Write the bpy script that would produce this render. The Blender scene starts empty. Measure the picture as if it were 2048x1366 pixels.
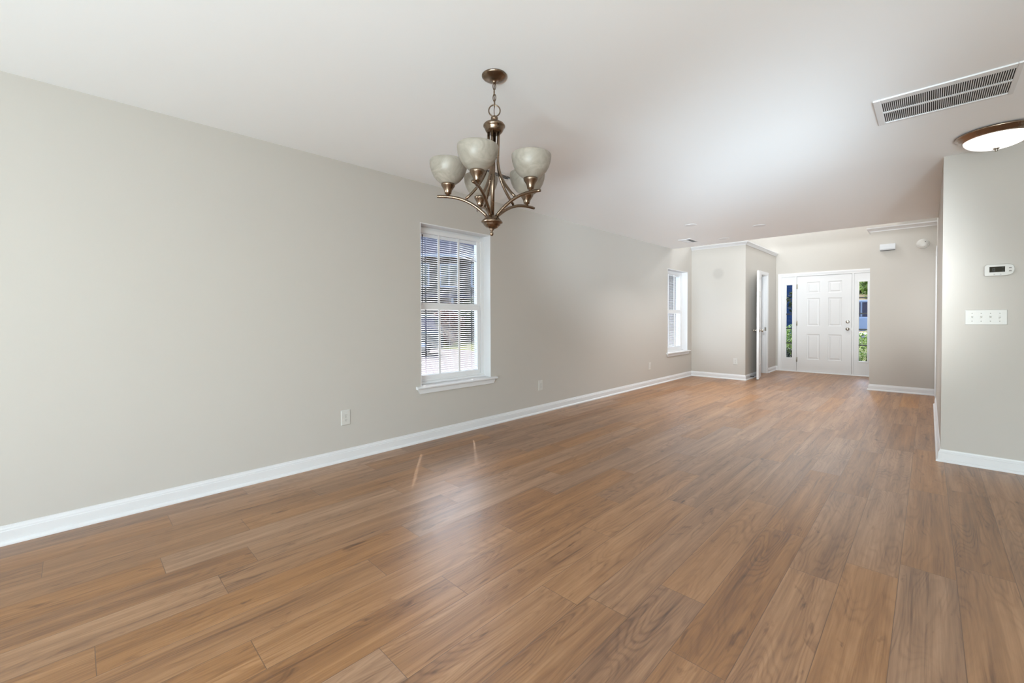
import bpy, bmesh, math, random
from math import pi, sin, cos, radians, sqrt
from mathutils import Vector, Matrix

random.seed(7)
C = bpy.context.scene.collection
SC = bpy.context.scene

# ------------------------------------------------------------------ camera
CAM_POS = (3.42085, 0.0, 1.16013)
FPX, CY = 856.11, 649.56
yaw, pitch, roll = 0.772385, 0.014437, -0.003367
fw = Vector((-sin(yaw) * cos(pitch), cos(yaw) * cos(pitch), -sin(pitch)))
rt = Vector((cos(yaw), sin(yaw), 0))
up = rt.cross(fw)
rt2 = rt * cos(roll) + up * sin(roll)
up2 = -rt * sin(roll) + up * cos(roll)
cd = bpy.data.cameras.new('camera')
cd.sensor_width = 36.0
cd.lens = FPX / 2048 * 36
cd.shift_y = -(683 - CY) / 2048
cd.clip_start = 0.05
cam = bpy.data.objects.new('camera', cd)
C.objects.link(cam)
cam.matrix_world = Matrix(((rt2.x, up2.x, -fw.x, CAM_POS[0]), (rt2.y, up2.y, -fw.y, CAM_POS[1]),
                           (rt2.z, up2.z, -fw.z, CAM_POS[2]), (0, 0, 0, 1)))
SC.camera = cam

# ------------------------------------------------------------------ light
SC.view_settings.view_transform = 'Standard'
SC.view_settings.look = 'None'
SC.view_settings.gamma = 1
SC.view_settings.use_curve_mapping = False
SC.view_settings.exposure = 0.0
SC.cycles.max_bounces = 10
SC.cycles.diffuse_bounces = 6
SC.cycles.transparent_max_bounces = 24
SC.cycles.sample_clamp_indirect = 6
SC.cycles.caustics_reflective = False
SC.cycles.caustics_refractive = False

w = bpy.data.worlds.new('sky')
SC.world = w
w.use_nodes = True
wn = w.node_tree
wn.nodes.clear()
wo = wn.nodes.new('ShaderNodeOutputWorld')
bg = wn.nodes.new('ShaderNodeBackground')
sky = wn.nodes.new('ShaderNodeTexSky')
sky.sky_type = 'NISHITA'
sky.sun_disc = False
sky.sun_elevation = radians(56)
sky.sun_rotation = radians(-51)
sky.air_density = 1.3
sky.dust_density = 3.0
bg.inputs['Strength'].default_value = 1.2
wn.links.new(sky.outputs[0], bg.inputs['Color'])
wn.links.new(bg.outputs[0], wo.inputs['Surface'])

sd = bpy.data.lights.new('sun', 'SUN')
sd.energy = 4.8
sd.angle = radians(0.6)
sd.color = (1.0, 0.95, 0.88)
sun = bpy.data.objects.new('sun', sd)
C.objects.link(sun)
sdir = Vector((0.567, -0.452, -1.075)).normalized()
sun.rotation_euler = sdir.to_track_quat('-Z', 'Y').to_euler()


def area_light(name, loc, aim, sx, sy, power, col=(1, 1, 1), shape='RECTANGLE'):
    d = bpy.data.lights.new(name, 'AREA')
    d.shape = shape
    d.size, d.size_y = sx, sy
    d.energy = power
    d.color = col
    o = bpy.data.objects.new(name, d)
    C.objects.link(o)
    o.location = loc
    o.rotation_euler = Vector(aim).to_track_quat('-Z', 'Y').to_euler()
    return o


def spot_light(name, loc, to, size, power, col, rad=0.25):
    d = bpy.data.lights.new(name, 'SPOT')
    d.energy = power
    d.spot_size = radians(size)
    d.spot_blend = 1.0
    d.shadow_soft_size = rad
    d.color = col
    o = bpy.data.objects.new(name, d)
    C.objects.link(o)
    o.location = loc
    o.rotation_euler = (Vector(to) - Vector(loc)).to_track_quat('-Z', 'Y').to_euler()
    return o


# daylight: sky light through the patio door behind the camera; every other lamp here is added:
# an unseen uplight at that door, foyer fills, and spots for the ceiling and far end
area_light('daylight_patio_door', (4.2, -2.99, 1.15), (0, 1, 0), 3.9, 2.1, 25, (1.0, 0.92, 0.84))
area_light('patio_uplight_fill', (4.2, -2.9, 0.3), (0, 0.6, 1), 3.5, 0.5, 395, (0.77, 0.935, 1.0))  # low unseen lamp added to throw light up onto the ceiling
area_light('foyer_front_fill', (1.8, 10.83, 3.9), (0, -0.75, -0.66), 2.2, 1.4, 105, (0.90, 0.96, 1.0))  # lamp added on the closed front wall to brighten the foyer floor
area_light('foyer_fill_lamp', (1.7, 8.15, 4.2), (0.25, 0.35, -1), 0.4, 0.4, 30, (0.95, 0.98, 1.0), 'DISK')  # unseen lamp added for the wall above the right closet; no pendant hangs here
area_light('foyer_side_fill', (0.03, 9.75, 3.9), (1, 0, -0.2), 1.5, 1.4, 40, (0.96, 0.98, 1.0))  # added against the solid upper left wall to light the foyer
spot_light('ceiling_fill_spot', (4.6, -0.6, 0.5), (1.6, 6.4, 2.28), 29, 1350, (0.72, 0.88, 1.0))  # this and the next two: spots added to lift the ceiling's brightness
spot_light('ceiling_fill_spot', (6.0, -0.8, 0.45), (0.9, 5.0, 2.35), 26, 1850, (0.74, 0.89, 1.0))
spot_light('ceiling_fill_spot', (3.3, -0.5, 1.5), (1.2, 5.5, 2.9), 40, 30, (0.8, 0.92, 1.0), 0.2)
spot_light('far_end_fill_spot', (3.3, -0.5, 1.75), (2.3, 8.8, 1.7), 21, 1700, (0.90, 0.97, 1.0), 0.2)  # this and the next two: spots added to brighten the far walls and door
spot_light('far_end_fill_spot', (0.4, -1.0, 1.5), (3.5, 6.4, 1.25), 17, 2400, (0.92, 0.97, 1.0), 0.2)
spot_light('far_end_fill_spot', (3.3, -0.5, 1.75), (0.6, 8.6, 1.6), 22, 1450, (0.88, 0.95, 1.0), 0.2)

# ------------------------------------------------------------------ materials
M = {}


def lin(c):
    return tuple(((v / 255) / 12.92 if v / 255 <= 0.04045 else ((v / 255 + 0.055) / 1.055) ** 2.4) for v in c)


def new_mat(name):
    m = bpy.data.materials.new(name)
    m.use_nodes = True
    nt = m.node_tree
    b = nt.nodes['Principled BSDF']
    M[name] = m
    return m, nt, b


def N(nt, t, **kw):
    n = nt.nodes.new(t)
    for k, v in kw.items():
        if k in n.inputs:
            n.inputs[k].default_value = v
        else:
            setattr(n, k, v)
    return n


def plain(name, rgb, rough=0.5, metal=0.0, spec=0.5, bump=None, vary=None):
    """rgb in sRGB 0-255; bump = (scale, strength, distance); vary = (scale, amount)"""
    m, nt, b = new_mat(name)
    col = lin(rgb)
    b.inputs['Base Color'].default_value = (*col, 1)
    b.inputs['Roughness'].default_value = rough
    b.inputs['Metallic'].default_value = metal
    b.inputs['Specular IOR Level'].default_value = spec
    tc = N(nt, 'ShaderNodeTexCoord')
    if bump:
        nz = N(nt, 'ShaderNodeTexNoise', Scale=bump[0], Detail=3.0)
        bp = N(nt, 'ShaderNodeBump', Strength=bump[1], Distance=bump[2])
        nt.links.new(tc.outputs['Object'], nz.inputs['Vector'])
        nt.links.new(nz.outputs['Fac'], bp.inputs['Height'])
        nt.links.new(bp.outputs['Normal'], b.inputs['Normal'])
    if vary:
        nz = N(nt, 'ShaderNodeTexNoise', Scale=vary[0], Detail=4.0)
        mx = N(nt, 'ShaderNodeMix', data_type='RGBA')
        nt.links.new(tc.outputs['Object'], nz.inputs['Vector'])
        nt.links.new(nz.outputs['Fac'], mx.inputs[0])
        k = vary[1]
        mx.inputs[6].default_value = (*[c * (1 - k) for c in col], 1)
        mx.inputs[7].default_value = (*[min(1, c * (1 + k)) for c in col], 1)
        nt.links.new(mx.outputs[2], b.inputs['Base Color'])
    return m


WALL_RGB = (193, 188, 181)
plain('wall_paint', WALL_RGB, 0.6, spec=0.3, bump=(140, 0.05, 0.002), vary=(1.5, 0.012))


def patched_wall():
    m = plain('wall_paint_patched', WALL_RGB, 0.6, spec=0.3, bump=(140, 0.05, 0.002))
    nt = m.node_tree
    b = nt.nodes['Principled BSDF']
    tc = N(nt, 'ShaderNodeTexCoord')
    ds = N(nt, 'ShaderNodeVectorMath', operation='DISTANCE')
    ds.inputs[1].default_value = (0.508, 8.678, 2.012)
    mr = N(nt, 'ShaderNodeMapRange')
    mr.inputs[1].default_value = 0.07
    mr.inputs[2].default_value = 0.125
    mx = N(nt, 'ShaderNodeMix', data_type='RGBA')
    col = lin(WALL_RGB)
    mx.inputs[6].default_value = (*[c * 0.88 for c in col], 1)
    mx.inputs[7].default_value = (*col, 1)
    nt.links.new(tc.outputs['Object'], ds.inputs[0])
    nt.links.new(ds.outputs['Value'], mr.inputs[0])
    nt.links.new(mr.outputs[0], mx.inputs[0])
    nt.links.new(mx.outputs[2], b.inputs['Base Color'])


patched_wall()
plain('ceiling_paint', (242, 243, 244), 0.8, spec=0.2, bump=(120, 0.05, 0.002), vary=(1.2, 0.01))
plain('trim_paint', (222, 222, 223), 0.35, spec=0.5, bump=(60, 0.02, 0.001), vary=(3, 0.008))
plain('vinyl', (228, 228, 229), 0.3, vary=(4, 0.01))
plain('plastic_white', (205, 203, 198), 0.35, vary=(20, 0.01))
plain('plastic_grey', (205, 207, 210), 0.4, vary=(20, 0.02))
plain('slot_dark', (58, 56, 54), 0.6, vary=(60, 0.1))
plain('screw_grey', (150, 148, 143), 0.5, metal=0.0, vary=(60, 0.1))
plain('lcd', (48, 45, 36), 0.5, spec=0.1, vary=(40, 0.1))
plain('lcd_digit', (34, 32, 24), 0.3, vary=(40, 0.1))
plain('mark_grey', (140, 136, 132), 0.5, vary=(60, 0.1))
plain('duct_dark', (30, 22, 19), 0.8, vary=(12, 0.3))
plain('rubber_dark', (34, 32, 31), 0.6, vary=(30, 0.2))
plain('slat_vinyl', (238, 239, 243), 0.4, vary=(6, 0.01))
plain('wand_dark', (44, 42, 50), 0.3, vary=(20, 0.1))
plain('muntin_black', (22, 22, 24), 0.4, vary=(20, 0.1))
plain('satin_nickel', (176, 170, 160), 0.32, metal=1.0, vary=(30, 0.04))


def metal_mat(name, rgb, rough):
    m, nt, b = new_mat(name)
    tc = N(nt, 'ShaderNodeTexCoord')
    mp = N(nt, 'ShaderNodeMapping')
    mp.inputs['Scale'].default_value = (14, 14, 14)
    nz = N(nt, 'ShaderNodeTexNoise', Scale=1.0, Detail=2.0)
    mr = N(nt, 'ShaderNodeMapRange')
    mr.inputs[3].default_value = rough - 0.07
    mr.inputs[4].default_value = rough + 0.09
    nt.links.new(tc.outputs['Object'], mp.inputs[0])
    nt.links.new(mp.outputs[0], nz.inputs['Vector'])
    nt.links.new(nz.outputs['Fac'], mr.inputs[0])
    nt.links.new(mr.outputs[0], b.inputs['Roughness'])
    b.inputs['Base Color'].default_value = (*lin(rgb), 1)
    b.inputs['Metallic'].default_value = 1.0
    return m


metal_mat('antique_nickel', (132, 114, 97), 0.27)
metal_mat('brushed_bronze', (160, 142, 126), 0.25)


def alabaster():
    m, nt, b = new_mat('alabaster_glass')
    tc = N(nt, 'ShaderNodeTexCoord')
    n1 = N(nt, 'ShaderNodeTexNoise', Scale=10.0, Detail=4.0, Distortion=3.0)
    cr = N(nt, 'ShaderNodeValToRGB')
    cr.color_ramp.elements[0].position = 0.35
    cr.color_ramp.elements[0].color = (*lin((168, 160, 147)), 1)
    cr.color_ramp.elements[1].position = 0.7
    cr.color_ramp.elements[1].color = (*lin((189, 182, 170)), 1)
    nt.links.new(tc.outputs['Object'], n1.inputs['Vector'])
    nt.links.new(n1.outputs['Fac'], cr.inputs[0])
    tr = N(nt, 'ShaderNodeBsdfTranslucent')
    mx = N(nt, 'ShaderNodeMixShader')
    mx.inputs[0].default_value = 0.3
    nt.links.new(cr.outputs[0], b.inputs['Base Color'])
    nt.links.new(cr.outputs[0], tr.inputs['Color'])
    b.inputs['Roughness'].default_value = 0.35
    out = nt.nodes['Material Output']
    nt.links.new(b.outputs[0], mx.inputs[1])
    nt.links.new(tr.outputs[0], mx.inputs[2])
    nt.links.new(mx.outputs[0], out.inputs['Surface'])


alabaster()


def lit_glass():
    m, nt, b = new_mat('lit_glass')
    tc = N(nt, 'ShaderNodeTexCoord')
    n1 = N(nt, 'ShaderNodeTexNoise', Scale=7.0, Detail=3.0, Distortion=1.5)
    cr = N(nt, 'ShaderNodeValToRGB')
    cr.color_ramp.elements[0].position = 0.3
    cr.color_ramp.elements[0].color = (1.0, 0.93, 0.86, 1)
    cr.color_ramp.elements[1].position = 0.55
    cr.color_ramp.elements[1].color = (1, 0.985, 0.955, 1)
    nt.links.new(tc.outputs['Object'], n1.inputs['Vector'])
    nt.links.new(n1.outputs['Fac'], cr.inputs[0])
    nt.links.new(cr.outputs[0], b.inputs['Emission Color'])
    b.inputs['Emission Strength'].default_value = 1.25
    b.inputs['Base Color'].default_value = (0.85, 0.83, 0.8, 1)
    b.inputs['Roughness'].default_value = 0.3


lit_glass()


def window_glass():
    m, nt, b = new_mat('window_glass')
    nt.nodes.remove(b)
    out = nt.nodes['Material Output']
    t = N(nt, 'ShaderNodeBsdfTransparent')
    t.inputs['Color'].default_value = (0.96, 0.97, 0.97, 1)
    g = N(nt, 'ShaderNodeBsdfGlossy')
    g.inputs['Roughness'].default_value = 0.02
    lw = N(nt, 'ShaderNodeLayerWeight', Blend=0.5)
    pw = N(nt, 'ShaderNodeMath', operation='POWER')
    pw.inputs[1].default_value = 5.0
    fr = N(nt, 'ShaderNodeMath', operation='MULTIPLY_ADD')
    fr.inputs[1].default_value = 0.7
    fr.inputs[2].default_value = 0.03
    nt.links.new(lw.outputs['Facing'], pw.inputs[0])
    nt.links.new(pw.outputs[0], fr.inputs[0])
    mx = N(nt, 'ShaderNodeMixShader')
    nt.links.new(fr.outputs[0], mx.inputs[0])
    nt.links.new(t.outputs[0], mx.inputs[1])
    nt.links.new(g.outputs[0], mx.inputs[2])
    nt.links.new(mx.outputs[0], out.inputs['Surface'])


window_glass()

PW, PX0, PL = 0.1845, 0.0115, 1.235   # plank width, first seam, plank length


def floor_mat():
    m, nt, b = new_mat('oak_planks')
    L = nt.links.new
    uv = N(nt, 'ShaderNodeUVMap', uv_map='plank_uv')      # u along the plank (m), v across (m)
    at = N(nt, 'ShaderNodeAttribute', attribute_name='plank_rnd')
    sep = N(nt, 'ShaderNodeSeparateColor')
    L(at.outputs['Color'], sep.inputs[0])
    su = N(nt, 'ShaderNodeSeparateXYZ')
    L(uv.outputs[0], su.inputs[0])

    def math_(op, a, bb=None, c=None, clamp=False):
        n = N(nt, 'ShaderNodeMath', operation=op)
        n.use_clamp = clamp
        for i, v in enumerate((a, bb, c)):
            if v is None:
                continue
            if isinstance(v, (int, float)):
                n.inputs[i].default_value = v
            else:
                L(v, n.inputs[i])
        return n.outputs[0]

    off = math_('MULTIPLY', sep.outputs[0], 97.0)
    off2 = math_('MULTIPLY', sep.outputs[1], 53.0)

    def coords(su_, sv_):
        cb = N(nt, 'ShaderNodeCombineXYZ')
        L(math_('MULTIPLY_ADD', su.outputs[0], su_, off), cb.inputs[0])
        L(math_('MULTIPLY_ADD', su.outputs[1], sv_, off2), cb.inputs[1])
        L(off, cb.inputs[2])
        return cb.outputs[0]

    # growth rings: contour lines of a stretched noise (cathedral grain)
    n1 = N(nt, 'ShaderNodeTexNoise', Scale=1.0, Detail=1.6, Roughness=0.45, Distortion=0.12)
    L(coords(1.05, 7.5), n1.inputs['Vector'])
    ring = math_('SINE', math_('MULTIPLY', n1.outputs['Fac'], 150.0))
    ring = math_('MULTIPLY_ADD', ring, 0.5, 0.5)
    ring = math_('POWER', ring, 2.6)
    # where the rings show strongly
    n2 = N(nt, 'ShaderNodeTexNoise', Scale=1.0, Detail=2.0)
    L(coords(1.6, 5.0), n2.inputs['Vector'])
    ringmask = N(nt, 'ShaderNodeMapRange')
    ringmask.inputs[1].default_value = 0.40
    ringmask.inputs[2].default_value = 0.66
    ringmask.inputs[3].default_value = 0.15
    L(n2.outputs['Fac'], ringmask.inputs[0])
    # fibre
    n3 = N(nt, 'ShaderNodeTexNoise', Scale=1.0, Detail=5.0, Roughness=0.7)
    L(coords(2.6, 120.0), n3.inputs['Vector'])
    # broad streaks along the plank
    n4 = N(nt, 'ShaderNodeTexNoise', Scale=1.0, Detail=4.0, Roughness=0.6, Distortion=0.25)
    L(coords(0.9, 15.0), n4.inputs['Vector'])
    # dark mineral streaks
    n6 = N(nt, 'ShaderNodeTexNoise', Scale=1.0, Detail=3.0, Roughness=0.6, Distortion=0.3)
    L(coords(1.8, 42.0), n6.inputs['Vector'])
    streak = N(nt, 'ShaderNodeMapRange')
    streak.inputs[1].default_value = 0.56
    streak.inputs[2].default_value = 0.76
    L(n6.outputs['Fac'], streak.inputs[0])
    # knots and dark smudges
    n5 = N(nt, 'ShaderNodeTexNoise', Scale=1.0, Detail=3.0, Roughness=0.6, Distortion=0.9)
    L(coords(4.2, 15.0), n5.inputs['Vector'])
    knot = N(nt, 'ShaderNodeMapRange')
    knot.inputs[1].default_value = 0.62
    knot.inputs[2].default_value = 0.78
    L(n5.outputs['Fac'], knot.inputs[0])

    tone = math_('MULTIPLY_ADD', n4.outputs['Fac'], 0.85, 0.115)
    tone = math_('ADD', tone, math_('MULTIPLY_ADD', sep.outputs[2], 0.17, -0.085))
    tone = math_('ADD', tone, math_('MULTIPLY_ADD', n3.outputs['Fac'], 0.56, -0.28))
    tone = math_('SUBTRACT', tone, math_('MULTIPLY', math_('MULTIPLY', ring, ringmask.outputs[0]), 0.15))
    tone = math_('SUBTRACT', tone, math_('MULTIPLY', streak.outputs[0], 0.26))
    tone = math_('SUBTRACT', tone, math_('MULTIPLY', knot.outputs[0], 0.40), clamp=True)
    cr = N(nt, 'ShaderNodeValToRGB')
    e = cr.color_ramp.elements
    e[0].position = 0.05
    e[0].color = (*lin((78, 48, 26)), 1)
    e[1].position = 0.85
    e[1].color = (*lin((182, 138, 98)), 1)
    a = e.new(0.32)
    a.color = (*lin((122, 82, 48)), 1)
    a = e.new(0.55)
    a.color = (*lin((152, 108, 68)), 1)
    L(tone, cr.inputs[0])
    # warm / grey shift per plank
    hs = N(nt, 'ShaderNodeHueSaturation')
    L(cr.outputs[0], hs.inputs['Color'])
    L(math_('MULTIPLY_ADD', sep.outputs[1], 0.22, 0.86), hs.inputs['Saturation'])
    # joints
    ev = math_('MINIMUM', su.outputs[1], math_('SUBTRACT', PW, su.outputs[1]))
    uu = N(nt, 'ShaderNodeAttribute', attribute_name='plank_len')
    eu = math_('MINIMUM', su.outputs[0], math_('SUBTRACT', uu.outputs['Fac'], su.outputs[0]))
    ed = math_('MINIMUM', ev, eu)
    jm = N(nt, 'ShaderNodeMapRange')
    jm.inputs[1].default_value = 0.0004
    jm.inputs[2].default_value = 0.0018
    L(ed, jm.inputs[0])
    mx = N(nt, 'ShaderNodeMix', data_type='RGBA')
    mx.inputs[6].default_value = (*lin((104, 74, 52)), 1)
    L(jm.outputs[0], mx.inputs[0])
    L(hs.outputs[0], mx.inputs[7])
    L(mx.outputs[2], b.inputs['Base Color'])
    # finish
    rr = math_('MULTIPLY_ADD', n3.outputs['Fac'], 0.14, 0.31)
    L(rr, b.inputs['Roughness'])
    b.inputs['Specular IOR Level'].default_value = 1.0
    h = math_('MULTIPLY_ADD', n3.outputs['Fac'], 0.6, math_('MULTIPLY', math_('MULTIPLY', ring, ringmask.outputs[0]), -0.5))
    h = math_('ADD', h, math_('MULTIPLY', jm.outputs[0], 1.2))
    bp = N(nt, 'ShaderNodeBump', Strength=0.25, Distance=0.0012)
    L(h, bp.inputs['Height'])
    L(bp.outputs[0], b.inputs['Normal'])


floor_mat()


def stripes_mat(name, rgb, rgb2, period, axis='Z', edge=0.1, rough=0.6, noise=0.1):
    """horizontal courses: siding, shingles"""
    m, nt, b = new_mat(name)
    L = nt.links.new
    tc = N(nt, 'ShaderNodeTexCoord')
    s = N(nt, 'ShaderNodeSeparateXYZ')
    L(tc.outputs['Object'], s.inputs[0])
    d = N(nt, 'ShaderNodeMath', operation='DIVIDE')
    L(s.outputs[axis], d.inputs[0])
    d.inputs[1].default_value = period
    f = N(nt, 'ShaderNodeMath', operation='FRACT')
    L(d.outputs[0], f.inputs[0])
    mr = N(nt, 'ShaderNodeMapRange')
    mr.inputs[1].default_value = edge
    mr.inputs[2].default_value = edge + 0.05
    L(f.outputs[0], mr.inputs[0])
    nz = N(nt, 'ShaderNodeTexNoise', Scale=6.0, Detail=4.0)
    L(tc.outputs['Object'], nz.inputs['Vector'])
    mx = N(nt, 'ShaderNodeMix', data_type='RGBA')
    mx.inputs[6].default_value = (*lin(rgb2), 1)
    mx.inputs[7].default_value = (*lin(rgb), 1)
    L(mr.outputs[0], mx.inputs[0])
    m2 = N(nt, 'ShaderNodeMix', data_type='RGBA', blend_type='MULTIPLY')
    m2.inputs[0].default_value = noise
    L(mx.outputs[2], m2.inputs[6])
    L(nz.outputs['Color'], m2.inputs[7])
    L(m2.outputs[2], b.inputs['Base Color'])
    b.inputs['Roughness'].default_value = 0.95
    b.inputs['Specular IOR Level'].default_value = 0.08


stripes_mat('beige_siding', (66, 62, 57), (46, 44, 42), 0.14)
stripes_mat('blue_siding', (42, 74, 122), (28, 54, 94), 0.18)
stripes_mat('roof_shingles', (44, 48, 64), (32, 35, 48), 0.2)
plain('white_trim_outdoor', (122, 128, 142), 0.5, vary=(3, 0.05))
plain('house_glass', (30, 34, 42), 0.12, vary=(2, 0.3))
plain('porch_dark', (62, 62, 70), 0.7, vary=(2, 0.2))
plain('concrete', (80, 72, 75), 0.8, vary=(2.5, 0.08), bump=(40, 0.3, 0.004))
plain('asphalt', (112, 112, 116), 0.9, vary=(3, 0.1))
plain('car_dark_green', (44, 54, 56), 0.25, vary=(2, 0.1))
plain('car_white', (158, 166, 186), 0.25, vary=(2, 0.03))
plain('car_glass', (20, 34, 72), 0.08, vary=(2, 0.1))
plain('car_tyre', (24, 24, 25), 0.8, vary=(10, 0.2))
plain('car_hub', (140, 142, 146), 0.3, metal=0.8, vary=(10, 0.05))
plain('tail_lamp', (120, 30, 28), 0.2, vary=(10, 0.1))
plain('bark', (66, 52, 42), 0.9, vary=(8, 0.3), bump=(20, 0.6, 0.02))
plain('lawn_green', (86, 88, 34), 0.9, vary=(2.2, 0.3), bump=(60, 0.6, 0.02))
plain('dry_grass', (98, 86, 60), 0.9, vary=(2, 0.2), bump=(60, 0.6, 0.02))


def leaf_mat(name, a, bb):
    m, nt, b = new_mat(name)
    L = nt.links.new
    g = N(nt, 'ShaderNodeNewGeometry')
    cr = N(nt, 'ShaderNodeValToRGB')
    cr.color_ramp.elements[0].color = (*lin(a), 1)
    cr.color_ramp.elements[1].color = (*lin(bb), 1)
    L(g.outputs['Random Per Island'], cr.inputs[0])
    L(cr.outputs[0], b.inputs['Base Color'])
    b.inputs['Roughness'].default_value = 0.5
    tr = N(nt, 'ShaderNodeBsdfTranslucent')
    L(cr.outputs[0], tr.inputs['Color'])
    mx = N(nt, 'ShaderNodeMixShader')
    mx.inputs[0].default_value = 0.3
    L(b.outputs[0], mx.inputs[1])
    L(tr.outputs[0], mx.inputs[2])
    L(mx.outputs[0], nt.nodes['Material Output'].inputs['Surface'])


leaf_mat('leaf_green', (38, 56, 24), (80, 98, 46))
leaf_mat('leaf_light', (84, 116, 42), (142, 168, 80))
leaf_mat('leaf_dark', (16, 26, 16), (36, 50, 28))
leaf_mat('leaf_red', (70, 27, 25), (108, 54, 48))
leaf_mat('leaf_brown', (52, 42, 32), (88, 71, 56))


def brick_mat():
    m, nt, b = new_mat('brick')
    L = nt.links.new
    tc = N(nt, 'ShaderNodeTexCoord')
    mp = N(nt, 'ShaderNodeMapping')
    mp.inputs['Rotation'].default_value = (radians(90), 0, 0)
    br = N(nt, 'ShaderNodeTexBrick', Scale=1.0)
    br.inputs['Color1'].default_value = (*lin((92, 78, 71)), 1)
    br.inputs['Color2'].default_value = (*lin((74, 62, 57)), 1)
    br.inputs['Mortar'].default_value = (*lin((124, 118, 114)), 1)
    br.inputs['Brick Width'].default_value = 0.22
    br.inputs['Row Height'].default_value = 0.075
    br.inputs['Mortar Size'].default_value = 0.008
    L(tc.outputs['Object'], mp.inputs[0])
    L(mp.outputs[0], br.inputs['Vector'])
    L(br.outputs['Color'], b.inputs['Base Color'])
    b.inputs['Roughness'].default_value = 0.85


brick_mat()


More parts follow.
